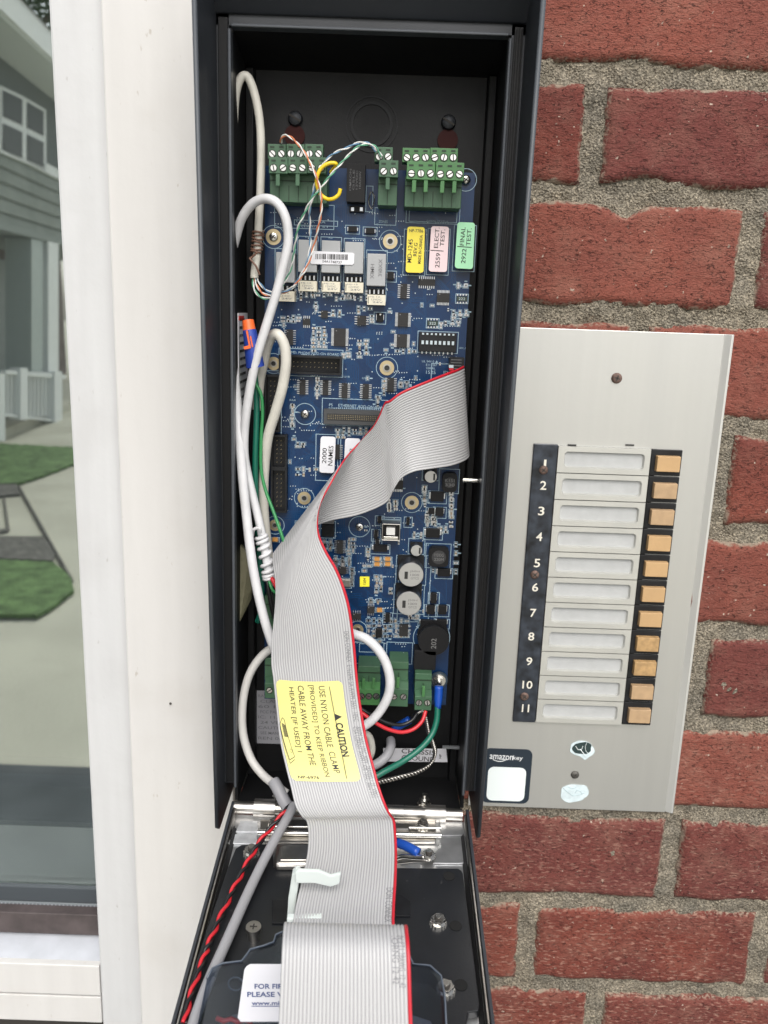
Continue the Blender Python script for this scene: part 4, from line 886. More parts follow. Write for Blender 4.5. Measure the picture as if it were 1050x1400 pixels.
# ================================================================ ribbon cable
ST = [  # red edge (px, py, distance in m), far edge (px, py, distance)
 ((618, 512, .541), (622, 612, .541)), ((628, 506, .540), (633, 618, .541)), ((634, 500, .534), (641, 623, .535)), ((626, 504, .526), (635, 630, .527)), ((605, 512, .516), (616, 637, .518)),
 ((575, 524, .508), (590, 641, .510)), ((548, 536, .505), (566, 645, .506)), ((533, 547, .505), (549, 654, .507)), ((526, 550, .507), (538, 670, .508)), ((519, 566, .509), (527, 688, .511)),
 ((511, 581, .512), (490, 704, .517)), ((502, 592, .515), (445, 714, .521)), ((492, 604, .518), (405, 733, .523)), ((482, 615, .517), (377, 753, .519)), ((476, 622, .511), (373, 765, .510)),
 ((468, 633, .503), (374, 777, .503)), ((456, 654, .499), (376, 790, .500)), ((444, 676, .496), (377, 803, .497)), ((436, 700, .494), (377, 817, .495)), ((436, 727, .493), (376, 832, .493)), ((446, 752, .492), (374.5, 847, .491)),
 ((460, 776, .491), (373, 861, .490)), ((471, 803, .490), (371.5, 876, .489)), ((479, 833, .489), (371, 892, .488)), ((485, 878, .488), (371, 909, .487)), ((489, 925, .486), (373.5, 928, .485)), ((494, 965, .483), (377.5, 967, .482)),
 ((502, 1010, .478), (382.5, 1011, .477)), ((511, 1045, .472), (390, 1046, .471)), ((519, 1075, .465), (397.5, 1076, .464)), ((528, 1100, .457), (404, 1102, .456)), ((535, 1114, .450), (413, 1117, .449)),
 ((540, 1122, .441), (419, 1123, .440)), ((542, 1142, .430), (421.5, 1140, .430)), ((543, 1170, .415), (420, 1168, .415)), ((542, 1205, .396), (412, 1205, .396)), ((540, 1240, .380), (404, 1240, .380)), ((540, 1268, .368), (399, 1268, .367)),
 ((546, 1290, .362), (394, 1290, .362)), ((554, 1298, .348), (390, 1298, .348)), ((557, 1282, .330), (388, 1280, .330)), ((557, 1266, .318), (388.5, 1262, .318)), ((558.5, 1276, .308), (387, 1274, .308)), ((561, 1310, .298), (385, 1308, .298)), ((564, 1400, .286), (381, 1400, .286)), ((569, 1490, .278), (376, 1490, .278)), ((573, 1560, .276), (372, 1560, .276))]
RED = [Vector(a) for a, b in ST]; NON = [Vector(b) for a, b in ST]
def edge_at(L, s):
    n = len(L)-1; t = max(0, min(n-1e-6, s)); i = int(t)
    return cr_(L[max(i-1, 0)], L[i], L[i+1], L[min(i+2, n)], t-i)
def lerp_tab(x, tab):
    if x <= tab[0][0]: return tab[0][1]
    for (a, va), (b, vb) in zip(tab, tab[1:]):
        if x <= b: t = (x-a)/(b-a); return va+(vb-va)*t*t*(3-2*t)
    return tab[-1][1]
def rib(u, s):          # u 0 at the far edge, 1 at the red edge
    a, b = edge_at(NON, s), edge_at(RED, s)
    pa, pb = P(a.x, a.y, a.z), P(b.x, b.y, b.z)
    bow = math.sin(math.pi*u)*.0035*lerp_tab(s, ((2, 0), (5, 1), (11, .8), (15, -1), (26, -1), (30, -.2), (33, 0), (47, 0)))
    p = pa*(1-u)+pb*u
    return p+Vector((0, bow, 0))
def rib_n(u, s):
    e = .02; t = rib(u, s+e)-rib(u, s-e); c = rib(min(1, u+e), s)-rib(max(0, u-e), s)
    n = t.cross(c).normalized(); return n
NC = 34; NS = 5; SMAX = len(ST)-1
def ribbon_mesh(c0, c1, mb, steps):
    vs = []; W = (c1-c0)*NS
    for side in (1, -1):
        for k in range(steps+1):
            s = SMAX*k/steps; s = min(s, SMAX-.03)
            for i in range(W+1):
                q = c0+i/NS; u = q/NC
                ph = (i % NS)/NS; hgt = .00012+.00040*math.sqrt(max(0, 1-(2*ph-1)**2)) if i % NS else .00012
                n = NRM[k][min(4, int(u*5))]
                vs.append(rib(u, s)+n*hgt*side)
    fs = []; o = (steps+1)*(W+1)
    for k in range(steps):
        for i in range(W):
            a = k*(W+1)+i; fs.append((a, a+1, a+W+2, a+W+1)); fs.append((o+a, o+a+W+1, o+a+W+2, o+a+1))
        a = k*(W+1); fs.append((a, a+W+1, o+a+W+1, o+a)); a += W; fs.append((a, o+a, o+a+W+1, a+W+1))
    mb.add(vs, fs); return W
STEPS = 300
NRM = []
for k in range(STEPS+1):
    s = min(SMAX*k/STEPS, SMAX-.06); s = max(s, .05); NRM.append([rib_n((j+.5)/5, s) for j in range(5)])
rc = thing('ribbon_cable', rib(.5, 30), 'flat grey ribbon cable with one red edge, folded down from the board to the door', 'ribbon cable')
mb = MB().use(M['ribbon']); W = ribbon_mesh(0, NC-1, mb, STEPS)
# the webs between conductors get the groove tone
mb.use(M['ribgroove']); gi = mb.cur
for j, f in enumerate(mb.f):
    if len(f) == 4 and j % 1 == 0:
        i = None
        blk = (STEPS+1)*(W+1); a = min(f) % blk % (W+1)
        if j < len(mb.f) and (a % NS) in (NS-1, 0) : mb.m[j] = gi
mb.build('grey_conductors', None, rc, smooth=True)
mb = MB(); ribbon_mesh(NC-1, NC, mb, STEPS); mb.build('red_conductor', M['ribred'], rc, smooth=True)
# print on the ribbon and the caution label follow its surface
def s_at(py, lo=20.0, hi=31.0, u=.9):
    for _ in range(40):
        m_ = (lo+hi)/2; y = edge_at(RED, m_).y*u+edge_at(NON, m_).y*(1-u)
        if y < py: lo = m_
        else: hi = m_
    return (lo+hi)/2
def onrib(u, py, off, lo=20.0, hi=31.0):
    s = s_at(py, lo, hi, u); n = rib_n(u, s)
    if n.y > 0: n = -n
    return rib(u, s)+n*off
def rib_text(mb, s_, u, y0, y1, hu, off, lo=20., hi=31., thick=.0, flip=False):
    vs, fs = text_mesh(s_, thick)
    mb.add([onrib(u+(y if not flip else -y)*hu, (y0+y1)/2+(x if not flip else -x)*(y1-y0), off, lo, hi) for x, y in vs], fs)
mb = MB()
rib_text(mb, 'DON CONNEX  E162690 SA AWM 2651  105C', .915, 862, 985, .055, .0007)
rib_text(mb, 'AWM 2651 105C 300V  28AWG 1.27  VW-1', .93, 992, 1090, .05, .0007); rib_text(mb, 'CSA LL84201 AWM I A/B 105C 300V FT1', .885, 992, 1090, .045, .0007)
rib_text(mb, 'DON CONNEX', .935, 1215, 1262, .07, .0007, 31.5, 37.)
rib_text(mb, '300V FT1 28AWG  12  42', .935, 1272, 1350, .05, .0007, 41.2, 45.); rib_text(mb, 'CORNG 12 42', .885, 1276, 1345, .05, .0007, 41.2, 45.)
rib_text(mb, 'ONNEX  24  12', .90, 640, 712, .05, .0008, 14.2, 19.)
tag(mb.build('printed_text', M['ink2'], rc), kind='stuff')
mb = MB().use(M['caution']); NU, NY = 16, 40; y0, y1, u0, u1 = 928, 1067, .035, .815
fr_ = lambda v: .0 if v > .06 and v < .94 else (1-math.sqrt(max(0, 1-(1-min(v, 1-v)/.06)**2)))*.045
vs = []
for layer in (.00085, .0006):
    for j in range(NY+1):
        v = j/NY; v2 = .5-.5*math.cos(math.pi*v) if j in (0, NY) else v; ins = fr_(v2)
        for i in range(NU+1):
            u = u0+ins+(u1-u0-2*ins)*i/NU
            vs.append(onrib(u, y0+(y1-y0)*v2, layer))
fs = []; o_ = (NY+1)*(NU+1)
for j in range(NY):
    for i in range(NU): a = j*(NU+1)+i; fs.append((a, a+1, a+NU+2, a+NU+1))
mb.add(vs, fs); cl = mb.build('caution_label', None, rc, smooth=True)
mb = MB(); O = .00095; DRAW = [0]
rib_text(mb, 'CAUTION', .715, 985, 1032, .085, O, thick=.035)
rib_text(mb, 'USE NYLON CABLE  CLAMP', .57, 934, 1055, .070, O, thick=.003); rib_text(mb, '[PROVIDED] TO KEEP RIBBON', .445, 933, 1060, .070, O, thick=.003)
rib_text(mb, 'CABLE AWAY FROM THE', .325, 934, 1044, .070, O, thick=.003); rib_text(mb, 'HEATER [IF USED] 1', .205, 937, 1026, .070, O, thick=.003)
def rpoly(pts, sc=False):
    if DRAW[0]: pts = [(.03+(u-.05)*.72, y+3) for u, y in pts]
    mb.add([onrib(u, y, O) for u, y in pts], [tuple(range(len(pts)))])
rpoly([(.675, 982), (.675, 972), (.76, 977)]); rpoly([(.655, 935), (.662, 935), (.662, 1063), (.655, 1063)])
def rline(a, b, w_=.5, wu=.004):
    n = 8
    for k in range(n):
        t0, t1 = k/n, (k+1)/n; p = (a[0]+(b[0]-a[0])*t0, a[1]+(b[1]-a[1])*t0); q = (a[0]+(b[0]-a[0])*t1, a[1]+(b[1]-a[1])*t1)
        du = wu if abs(q[1]-p[1])*.009 > abs(q[0]-p[0]) else 0; dy = 0 if du else w_
        rpoly([(p[0]-du, p[1]-dy), (q[0]-du, q[1]-dy), (q[0]+du, q[1]+dy), (p[0]+du, p[1]+dy)])
DRAW[0] = 1
for a, b in (((.02+.03, 986), (.10, 977)), ((.10, 977), (.13, 979)), ((.05, 986), (.11, 1035)), ((.13, 979), (.20, 1030)), ((.11, 1035), (.20, 1030)), ((.05, 989), (.10, 1040)), ((.10, 1040), (.19, 1034))): rline(a, b)
for k in range(8): rline((.085+k*.0075, 984+k*.4), (.105+k*.0075, 1003), .4, .0025)
for k in range(10): a0, a1 = k*.628, (k+1)*.628; rline((.165+.018*math.cos(a0), 1022+2.6*math.sin(a0)), (.165+.018*math.cos(a1), 1022+2.6*math.sin(a1)), .3, .002)
vs, fs = text_mesh('NP-6976', .02)
mb.add([onrib(.235+x*.24, 1061.5-y*4.2, O) for x, y in vs], fs)
mb.build('label_print', M['ink'], cl)

# ================================================================ cables and wires
def cable(name, pts, r, m, label=None, cat=None, parent=None, group=None, k=8, n=14, rfun=None):
    o = MB(); o.tube(pts if isinstance(pts[0], Vector) else path(pts, k), r, n, rfun); ob = o.build(name, m, parent, smooth=True)
    if label: tag(ob, label, cat, group)
    return ob
def px_r(px, py, D, wpx): return wpx/2*mpp(px, py, D)[0]
cable('white_cable', [(318, 500, .528), (323, 540, .525), (328, 600, .521), (332, 655, .518), (337, 705, .516), (343, 757, .513), (352, 808, .510), (366, 862, .506), (383, 905, .502), (400, 940, .500), (405, 960, .505)], px_r(340, 700, .516, 13), M['cable'], 'long white cable running from the left wall of the box down behind the ribbon', 'cable')
ca = thing('white_cable', P(345, 503, .52), 'glossy white cable arching high on the left, its lower end wrapped in white turns', 'cable')
cable('jacket', [(314, 350, .532), (320, 334, .530), (330, 300, .523), (345, 279, .518), (363, 271.5, .514), (380, 279, .511), (391, 300, .510), (394, 330, .511), (388, 360, .512), (378, 400, .513), (364, 445, .514), (352, 485, .515), (342, 530, .517), (335, 580, .520), (334, 620, .522), (339, 650, .524), (346, 680, .524), (354, 712, .523), (361, 745, .521), (366, 775, .520), (368, 786, .520)], px_r(363, 271, .514, 13), M['cable'], parent=ca)
mb = MB(); core = path([(349, 728, .522), (354, 722, .522), (358, 740, .521), (363, 765, .520), (368, 786, .520)], 10)
pts = []; r = px_r(363, 760, .52, 15); base = path([(357, 733, .5215), (361, 750, .521), (366, 778, .520), (368, 790, .520)], 60); n = len(base); turns = 7.5
for i, p in enumerate(base):
    a = 2*math.pi*turns*i/n; d = (base[min(i+1, n-1)]-base[max(i-1, 0)]).normalized(); u = d.cross(Vector((0, 1, 0))).normalized(); v = d.cross(u)
    pts.append(p+(u*math.cos(a)+v*math.sin(a))*r*.98)
mb.tube(pts, px_r(363, 760, .52, 5.4), 8); mb.tube(path([(345, 733, .52), (347, 724, .517), (355, 722, .5145), (356, 728, .516)], 8), px_r(350, 725, .52, 4.5), 8)
mb.build('wrapping', M['cable'], ca, smooth=True)
cable('red_core', [(368, 786, .52), (373, 793, .516), (378, 802, .515), (386, 815, .515)], px_r(372, 795, .52, 6), M['red'], parent=ca)
cable('green_core', [(366, 786, .52), (369, 798, .516), (374, 808, .515), (386, 815, .517)], px_r(372, 795, .52, 4), M['wgreen'], parent=ca)
cable('black_core', [(364, 786, .521), (366, 800, .518), (369, 820, .518), (374, 842, .52), (386, 865, .52)], px_r(372, 795, .52, 5), M['black'], parent=ca)
cable('black_core', [(366, 788, .522), (370, 803, .520), (374, 825, .520), (380, 845, .522)], px_r(372, 795, .52, 3.5), M['black'], parent=ca)
cb = thing('aged_cable', P(355, 200, .53), 'dull off white cable in the top left corner, its end bound with brown wire', 'cable')
cable('jacket', [(319, 200, .535), (320, 160, .534), (323, 125, .532), (330, 106, .531), (339, 106, .531), (348, 128, .531), (355, 165, .531), (357, 210, .531), (356, 260, .531), (354, 300, .531), (352, 340, .532), (348, 372, .532), (348, 380, .532)], px_r(352, 200, .53, 11.5), M['cable2'], parent=cb)
mb = MB(); pts = []; base = path([(353, 316, .5315), (352, 330, .532), (350.5, 345, .532)], 50); n = len(base); r = px_r(352, 330, .53, 15)
for i, p in enumerate(base): a = 2*math.pi*7*i/n; pts.append(p+Vector((math.cos(a)*r, math.sin(a)*r, .0004*math.sin(a*1.7))))
mb.tube(pts, px_r(352, 330, .53, 2.6), 6); mb.tube(path([(352, 345, .526), (344, 352, .527), (342, 354, .526), (350, 364, .526), (355, 376, .527)], 8), px_r(352, 330, .53, 3), 6)
mb.build('brown_binding', M['brown'], cb, smooth=True)
def dpath(pts, k=10): return [DPx(q[0], q[1], q[2]) for q in spline(pts, k)]
def twist(name, pts, w_, ma, mb_, pitch, label=None, cat=None, group=None, parent=None, wr=None):
    base = pts if isinstance(pts[0], Vector) else path(pts, 14); t = thing(name, base[len(base)//2], label, cat, group) if label else None; t = t or parent
    L = 0; A, B = [], []; wr = wr or w_
    fine = []
    for i in range(len(base)-1):
        d = (base[i+1]-base[i]).length; m_ = max(1, int(d/(pitch/10)))
        fine += [base[i].lerp(base[i+1], k/m_) for k in range(m_)]
    u = None
    for i, p in enumerate(fine):
        q = fine[min(i+1, len(fine)-1)]-fine[max(i-1, 0)]; L += (fine[i]-fine[i-1]).length if i else 0; d = q.normalized()
        u = d.cross(Vector((.1, 1, .1))).normalized(); v = d.cross(u); a = 2*math.pi*L/pitch
        o = (u*math.cos(a)+v*math.sin(a))*w_*.5; A.append(p+o); B.append(p-o)
    for nm, pp, m_ in ((name+'_strand', A, ma), (name+'_strand', B, mb_)): MB().tube(pp, wr*.56, 6).build('strand', m_, t, smooth=True)
    return t
wp = px_r(430, 250, .51, 3.9)
G_ = 'thin twisted wire pairs at the top terminals'
twist('wire_pair', [(384, 195, .522), (385, 188, .518), (391, 185, .516), (399, 189, .514), (410, 200, .512), (420, 215, .511), (428, 231, .510), (435, 249, .510), (439, 268, .512), (439, 290, .514), (434, 315, .518), (430, 332, .522), (425, 350, .523), (418, 368, .524), (409, 382, .525), (398, 395, .527), (384, 401, .528), (370, 404, .529), (358, 400, .530), (350, 388, .531), (348, 378, .532)], wp, M['orangew'], M['white'], .0125, 'twisted orange and white wires crossing in front of the left green terminals', 'wire', G_)
twist('wire_pair', [(522, 214, .518), (512, 200, .516), (500, 197.5, .514), (489, 201, .513), (476, 213, .512), (463, 227, .511), (450, 242, .511), (438, 258, .512), (426, 272, .514), (417, 290, .517), (408, 310, .520), (403, 335, .524), (401, 352, .525), (396, 372, .526), (385, 392, .527), (370, 407, .528), (356, 406, .530), (347, 394, .531), (346, 378, .532)], wp, M['pgreen'], M['white'], .0125, 'twisted green and white wires curving down from the middle green terminal', 'wire', G_)
twist('wire_pair', [(514, 207, .521), (503, 196, .519), (488, 196, .518), (475, 202, .517), (460, 208, .517), (448, 217, .517), (438, 232, .517), (431, 250, .517), (427, 270, .518), (423, 290, .520), (424, 310, .523), (424, 335, .524), (420, 358, .524), (412, 375, .525), (400, 392, .526), (384, 400, .527), (366, 398, .529), (354, 386, .531), (350, 378, .532)], wp, M['bluew'], M['white'], .0125, 'twisted slate blue and white wires beside the green and white ones', 'wire', G_)
cable('yellow_wire', [(452, 236, .520), (460, 225, .514), (451, 223, .513), (440, 229, .513), (434, 240, .513), (433, 252, .514), (438, 265, .514), (447, 272, .513), (456, 271.5, .512), (463, 266, .512), (465.5, 258, .512)], px_r(450, 250, .513, 5.2), M['yellow'], 'short thick yellow wire bent into a hook beside the left terminals', 'wire')
cable('beige_cable', [(372, 800, .535), (367, 760, .535), (361, 700, .536), (361, 650, .534), (366, 600, .528), (376, 565, .524), (386, 530, .521), (391, 497, .519), (389, 473, .519), (381, 458, .520), (372, 459, .523), (365, 474, .528), (360, 497, .532), (355, 520, .536), (352, 560, .538)], px_r(370, 600, .525, 14), M['cable2'], 'aged beige cable looping over the left side of the board at mid height', 'cable')
cable('green_cable', [(346, 500, .532), (350, 530, .532), (351, 560, .531), (350, 600, .530), (349, 640, .531), (350, 690, .533), (354, 740, .535), (357, 790, .535), (358, 830, .536), (352, 850, .54)], px_r(350, 600, .53, 8.5), M['teal'], 'thick dark green wire between the white cables on the left', 'wire')
cable('green_wire', [(344, 505, .530), (350, 525, .528), (357, 540, .527), (359, 565, .527), (357, 600, .527), (357, 640, .526), (363, 670, .524), (373, 697, .520), (382, 722, .516), (388, 740, .514), (396, 760, .514)], px_r(350, 600, .53, 4.6), M['wgreen'], 'thin bright green wire curving from the left wall under the ribbon', 'wire')
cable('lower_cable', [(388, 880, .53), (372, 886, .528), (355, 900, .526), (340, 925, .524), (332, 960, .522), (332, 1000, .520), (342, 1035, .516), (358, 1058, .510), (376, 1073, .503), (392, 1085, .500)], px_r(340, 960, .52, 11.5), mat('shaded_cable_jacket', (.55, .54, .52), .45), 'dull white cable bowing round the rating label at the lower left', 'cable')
cable('cable_boot', [(374, 1068, .505), (381, 1080, .500), (390, 1098, .495), (398, 1110, .49)], px_r(380, 1080, .5, 17), M['cable3'], 'grey sleeve over cables at the left edge of the ribbon foot', 'sleeve')
cable('white_cable', [(470, 860, .512), (484, 867, .508), (500, 873, .506), (515, 886, .505), (527, 905, .505), (533, 928, .505), (531, 950, .506), (521, 970, .507), (508, 985, .507), (494, 994, .506), (475, 1000, .505)], px_r(520, 900, .505, 13), M['cable'], 'white cable looping out to the right of the ribbon over the lower green terminals', 'cable')
cable('grey_cable', [(480, 1010, .52), (497, 1003, .522), (506, 1010, .524), (508, 1028, .526), (500, 1045, .527)], px_r(505, 1010, .52, 10), M['cable2'], 'short dull cable tucked at the right side of the ribbon', 'cable')
cable('grey_cable', [(480, 1052, .51), (500, 1050, .516), (516, 1044, .520), (528, 1034, .524), (534, 1022, .53), (534, 1012, .54)], px_r(505, 1040, .52, 13), M['cable3'], 'thick grey cable bending up below the red and black wires', 'cable')
cable('red_wire', [(485, 968, .512), (495, 975, .510), (510, 986, .509), (528, 996, .510), (548, 1001, .512), (565, 997, .515), (577, 986, .518), (582, 972, .522)], px_r(520, 990, .51, 5.4), M['red'], 'red wire sagging from the ribbon to the right green terminal', 'wire')
cable('black_wire', [(485, 964, .516), (495, 970, .515), (512, 980, .515), (530, 988, .516), (548, 991, .519), (563, 985, .522), (570, 975, .526)], px_r(520, 990, .51, 5), M['black'], 'black wire lying just behind the red one', 'wire')
eg = thing('earth_wire', P(598, 960, .52), 'dark green earth wire with a blue crimp sleeve under the earth screw', 'wire')
cable('wire', [(598, 966, .527), (597, 985, .524), (590, 1005, .520), (575, 1023, .514), (552, 1040, .508), (525, 1055, .500), (500, 1070, .494)], px_r(590, 1000, .52, 8.2), M['teal'], parent=eg)
cable('crimp_sleeve', [(600, 938, .530), (599.5, 950, .529), (598.5, 968, .527)], px_r(600, 950, .53, 12), M['wblue'], parent=eg, k=3, rfun=lambda t: px_r(600, 950, .53, 12)*(1 if t < .75 else .8))
sg = thing('ground_strap', P(590, 1020, .53), 'braided bare metal strap with a blue sleeve behind the green earth wire', 'strap')
cable('crimp_sleeve', [(539, 996, .541), (548, 991, .538), (560, 984, .536)], px_r(550, 990, .54, 11), M['wblue'], parent=sg, k=3)
mb = MB()
B0 = path([(562, 983, .537), (570, 975, .537), (578, 972, .537), (583, 985, .533), (586, 1000, .530), (592, 1015, .527), (595, 1030, .525), (588, 1045, .520), (570, 1056, .514), (545, 1063, .508), (520, 1069, .502), (500, 1075, .496)], 16)
for q in range(4):
    pp = []
    for i, p in enumerate(B0):
        a = i*.55+q*math.pi/2; pp.append(p+Vector((math.cos(a)*.6, math.sin(a), math.cos(a)*.9))*.0012)
    mb.tube(pp, .0008, 6)
mb.build('braid', M['steel2'], sg, smooth=True)
# wire connector, orange and blue
wn_ = thing('wire_connector', P(337, 470, .522), 'orange and blue twist on wire connector by the left wall of the box', 'wire connector')
def cone(name, pts, rs2, m):
    pp = path(pts, 6); L = len(pp); MB().tube(pp, 0, 14, lambda t: rs2[0]+(rs2[1]-rs2[0])*t).build(name, m, wn_, smooth=.7)
cone('orange_cap', [(339, 438, .520), (341, 452, .519)], (px_r(338, 440, .52, 16), px_r(338, 440, .52, 18)), M['nutor']); cone('blue_body', [(341, 451, .5185), (345, 475, .518), (349, 501, .519)], (px_r(338, 440, .52, 18.5), px_r(338, 440, .52, 26)), M['nutbl'])
mb = MB(); D = .5115
for pts in (((336, 452), (338.5, 452), (343, 476), (334, 478), (333, 474), (340, 472)), ((341.5, 460), (343, 459), (346, 474), (344.5, 475))): mb.prism([P(x, y, D+.001) for x, y in pts], (0, .003, 0))
mb.build('orange_inlay', M['nutor'], wn_)
# yellowish foil pouch low on the left
mb = MB()
mb.prism([P(x, y, D) for x, y, D in ((328, 745, .534), (341, 760, .536), (345, 800, .538), (343, 820, .538), (328, 850, .530))], (0, .004, 0))
tag(mb.build('foil_tag', mat('old_foil', (.17, .16, .10), .5, .1, bump=(220, .001))), 'crumpled yellowish foil tag behind the white cable at the lower left', 'tag')

# ================================================================ call button panel
DPN = .5735
cpn = thing('call_button_panel', P(820, 1110, DPN), 'aluminium panel with eleven name slots and tan call buttons on the brick', 'intercom panel')
xr_ = (X(992, 457, DPN)+X(908, 1113, DPN))/2; zt_, zb2 = Z(860, 452.5, DPN), Z(790, 1106.5, DPN); xl_ = fr+T+.0003
MB().box(((xl_+xr_)/2, DPN+.0009, (zt_+zb2)/2), (xr_-xl_, .0018, zt_-zb2)).build('plate', M['alu'], cpn, bevel=.0004)
xe = (X(1004, 457, DPN)+X(919, 1113, DPN))/2
MB().prism([(xr_+.0001, DPN+.0012, zt_), (xe-.0015, DPN-.0012, zt_), (xe, DPN-.0008, zt_), (xe, DPN+.003, zt_), (xr_+.0001, DPN+.003, zt_)], (0, 0, zb2-zt_)).build('side_bead', mat('bright_bead', (.68, .68, .66), .35, .6), cpn, bevel=.0003)
zr0, zr1 = Z(745, 608, DPN), Z(718, 985, DPN); rp = (zr0-zr1)/11
sx0, sx1 = (X(728, 607, DPN)+X(702, 983, DPN))/2, (X(760.5, 609, DPN)+X(733, 985, DPN))/2
hx1 = (X(888, 612, DPN)+X(851, 988, DPN))/2; bx1_ = (X(933, 616, DPN)+X(889, 990, DPN))/2
MB().box(((sx0+sx1)/2, DPN-.0004, (zr0+zr1)/2), (sx1-sx0, .0028, zr0-zr1+.0012)).build('number_strip', M['strip'], cpn, bevel=.0005)
MB().box(((sx0+hx1)/2+.004, DPN, (zr0+zr1)/2), (hx1-sx0, .0002, zr0-zr1-.0004)).build('backing', M['seam'], cpn)
zz = [zr0-rp*(i+.5) for i in range(11)]
def flat_text(mb, s_, x, y, z, w_, h_, off=.01):
    vs, fs = text_mesh(s_, off); mb.add([(x+a*w_, y, z+b*h_) for a, b in vs], fs)
mb = MB(); sw = sx1-sx0
NP = [634, 663, 698, 733, 769, 802, 837, 869, 903, 935, 967]
for i in range(11): flat_text(mb, str(i+1), sx0+sw*.52, DPN-.00195, Z(738-i*2.3, NP[i]-.4, DPN), sw*(.10 if i == 0 else .26 if i < 9 else .44 if i == 9 else .32), rp*.33, .012)
mb.build('numerals', mat('engraved_fill', (.72, .69, .60), .5), cpn)
for px, py in ((743, 642.5), (731, 785.5), (717, 952)): screw('rusty_screw', px, py, DPN-.0018, .0031, M['rust'], cpn, hgt=.0013, rot=.7)
screw('panel_screw', 843, 517, DPN, .0036, M['rust'], cpn, hgt=.0018, rot=.3, lab='brown screw at the top of the panel'); screw('panel_screw', 786, 1059, DPN, .0031, mat('grey_screw', (.12, .115, .105), .5, .7, bump=(1500, .0003)), cpn, hgt=.0016, rot=.4, lab='grey screw at the foot of the panel')
# name holder: frame with a rounded opening, made once
def holder_mesh():
    W_, H_ = hx1-sx1-.0008, rp-.0006; ow, oh = W_*.87, H_*.62; ofs = W_*.005
    n = 6; inn = [(x+ofs, z) for x, z in rrect(ow, oh, oh*.22, n)]
    inn2 = [(x+ofs, z) for x, z in rrect(ow-.0016, oh-.0016, oh*.18, n)]
    N = len(inn); outp = []
    for x, z in inn:
        sx = W_/2 if x > ofs else -W_/2; sz = H_/2 if z > 0 else -H_/2
        outp.append((x, z, sx, sz))
    vs = []; 
    # project inner points to the rectangle border
    bord = []
    for k, (x, z, sx, sz) in enumerate(outp):
        q, j = divmod(k, n+1); t = j/n
        # within each corner: first half slides along one side, second along the other
        if q in (0, 2): p = (sx, (z if t == 0 else sz*(1)) if t < .5 else sz) if t <= .5 else ((x if t == 1 else sx), sz)
        else: p = ((x if t == 0 else sx), sz) if t <= .5 else (sx, (z if t == 1 else sz))
        bord.append(p)
    y0, y1, y2 = -.0024, -.0024, -.0002
    vs = [(x, y0, z) for x, z in bord]+[(x, y1, z) for x, z in inn]+[(x, y2, z) for x, z in inn2]+[(x, .0003, z) for x, z in bord]
    fs = []
    for k in range(N):
        a = (k+1) % N; fs += [(k, a, N+a, N+k), (N+k, N+a, 2*N+a, 2*N+k), (3*N+k, 3*N+a, a, k)]
    return vs, fs, [tuple(range(2*N, 3*N))]
vs, fs, ff = holder_mesh()
proto = None; sproto = None
bc = ['tan', 'tan2', 'tan2', 'tan', 'tan', 'tan', 'tan', 'tan3', 'tan3', 'tan2', 'tan2']
for i in range(11):
    cx = (sx1+hx1)/2; c = Vector((cx, DPN, zz[i]))
    if proto is None:
        mb = MB().add([(c.x+a, c.y+b, c.z+d) for a, b, d in vs], fs)
        proto = mb.build('name_holder', M['holder'], cpn, bevel=.00022, center=c)
        mb = MB(); N = len(vs)//4; mb.add([(c.x+a, c.y+b, c.z+d) for a, b, d in vs[2*N:3*N]], [tuple(range(N))]); sproto = mb.build('slot_window', M['slot'], proto, center=c)
    else:
        h_ = share(proto, c, cpn); share(sproto, c, h_)
    # button: black bezel and a tan cap standing proud
    bw = bx1_-hx1; b = MB(); cb_ = Vector(((hx1+bx1_)/2, DPN, zz[i]))
    b.box(cb_+Vector((0, -.0004, 0)), (bw-.0006, .0024, rp-.0007)); bo = b.build('call_button', M['blackpl'], cpn, bevel=.0004)
    b = MB(); q = cb_+Vector((bw*.03, -.0005, -.0003)); x_, z_ = bw*.375, rp*.29; k_ = .97
    b.add([q+Vector(v) for v in ((-x_, 0, -z_), (x_, 0, -z_), (x_, 0, z_), (-x_, 0, z_), (-x_*k_, -.0052, -z_*k_), (x_*k_, -.0052, -z_*k_), (x_*k_, -.0052, z_*k_), (-x_*k_, -.0052, z_*k_))], [(0, 1, 5, 4), (1, 2, 6, 5), (2, 3, 7, 6), (3, 0, 4, 7), (4, 5, 6, 7)])
    b.build('button_cap', M[bc[i]], bo, bevel=.0004, seg=3)
mb = MB()
for px in (782, 861): mb.box(P(px, 608.5, DPN-.0003), (.0058, .0012, .0010))
mb.build('wire_slot', M['ink'], cpn)
# stickers
mb = MB().use(M['stnavy']); c = P(692.5, 1061, DPN-.0002); a, b = mpp(692, 1061, DPN)
def rr(c, w_, h_, r, y, th): mb.prism([(c.x+x, y, c.z+z) for x, z in rrect(w_, h_, r)], (0, th, 0))
rr(c, 66*a, 74*b, 9*a, DPN-.0005, .0004); mb.use(M['stwhite']); c2 = P(692, 1071.5, DPN); rr(c2, 52*a, 46*b, 8*a, DPN-.0007, .0002)
mb.use(mat('sticker_white_ink', (.75, .77, .78), .5)); put_text(mb, 'amazon', 685.5, 1035.5, DPN-.0007, 32, 6.2, -2, .006); put_text(mb, 'key', 708, 1037, DPN-.0007, 13.5, 7.6, -2, .005)
for k in range(8):
    t0, t1 = k/8, (k+1)/8; f = lambda t: (674+18*t, 1038.5+2.4*math.sin(math.pi*t)+.4*t)
    p, q = f(t0), f(t1); mb.prism([P(p[0], p[1]-.5, DPN-.0007), P(q[0], q[1]-.5, DPN-.0007), P(q[0], q[1]+.5, DPN-.0007), P(p[0], p[1]+.5, DPN-.0007)], (0, .0001, 0))
st_ = mb.build('navy_sticker', None, cpn)
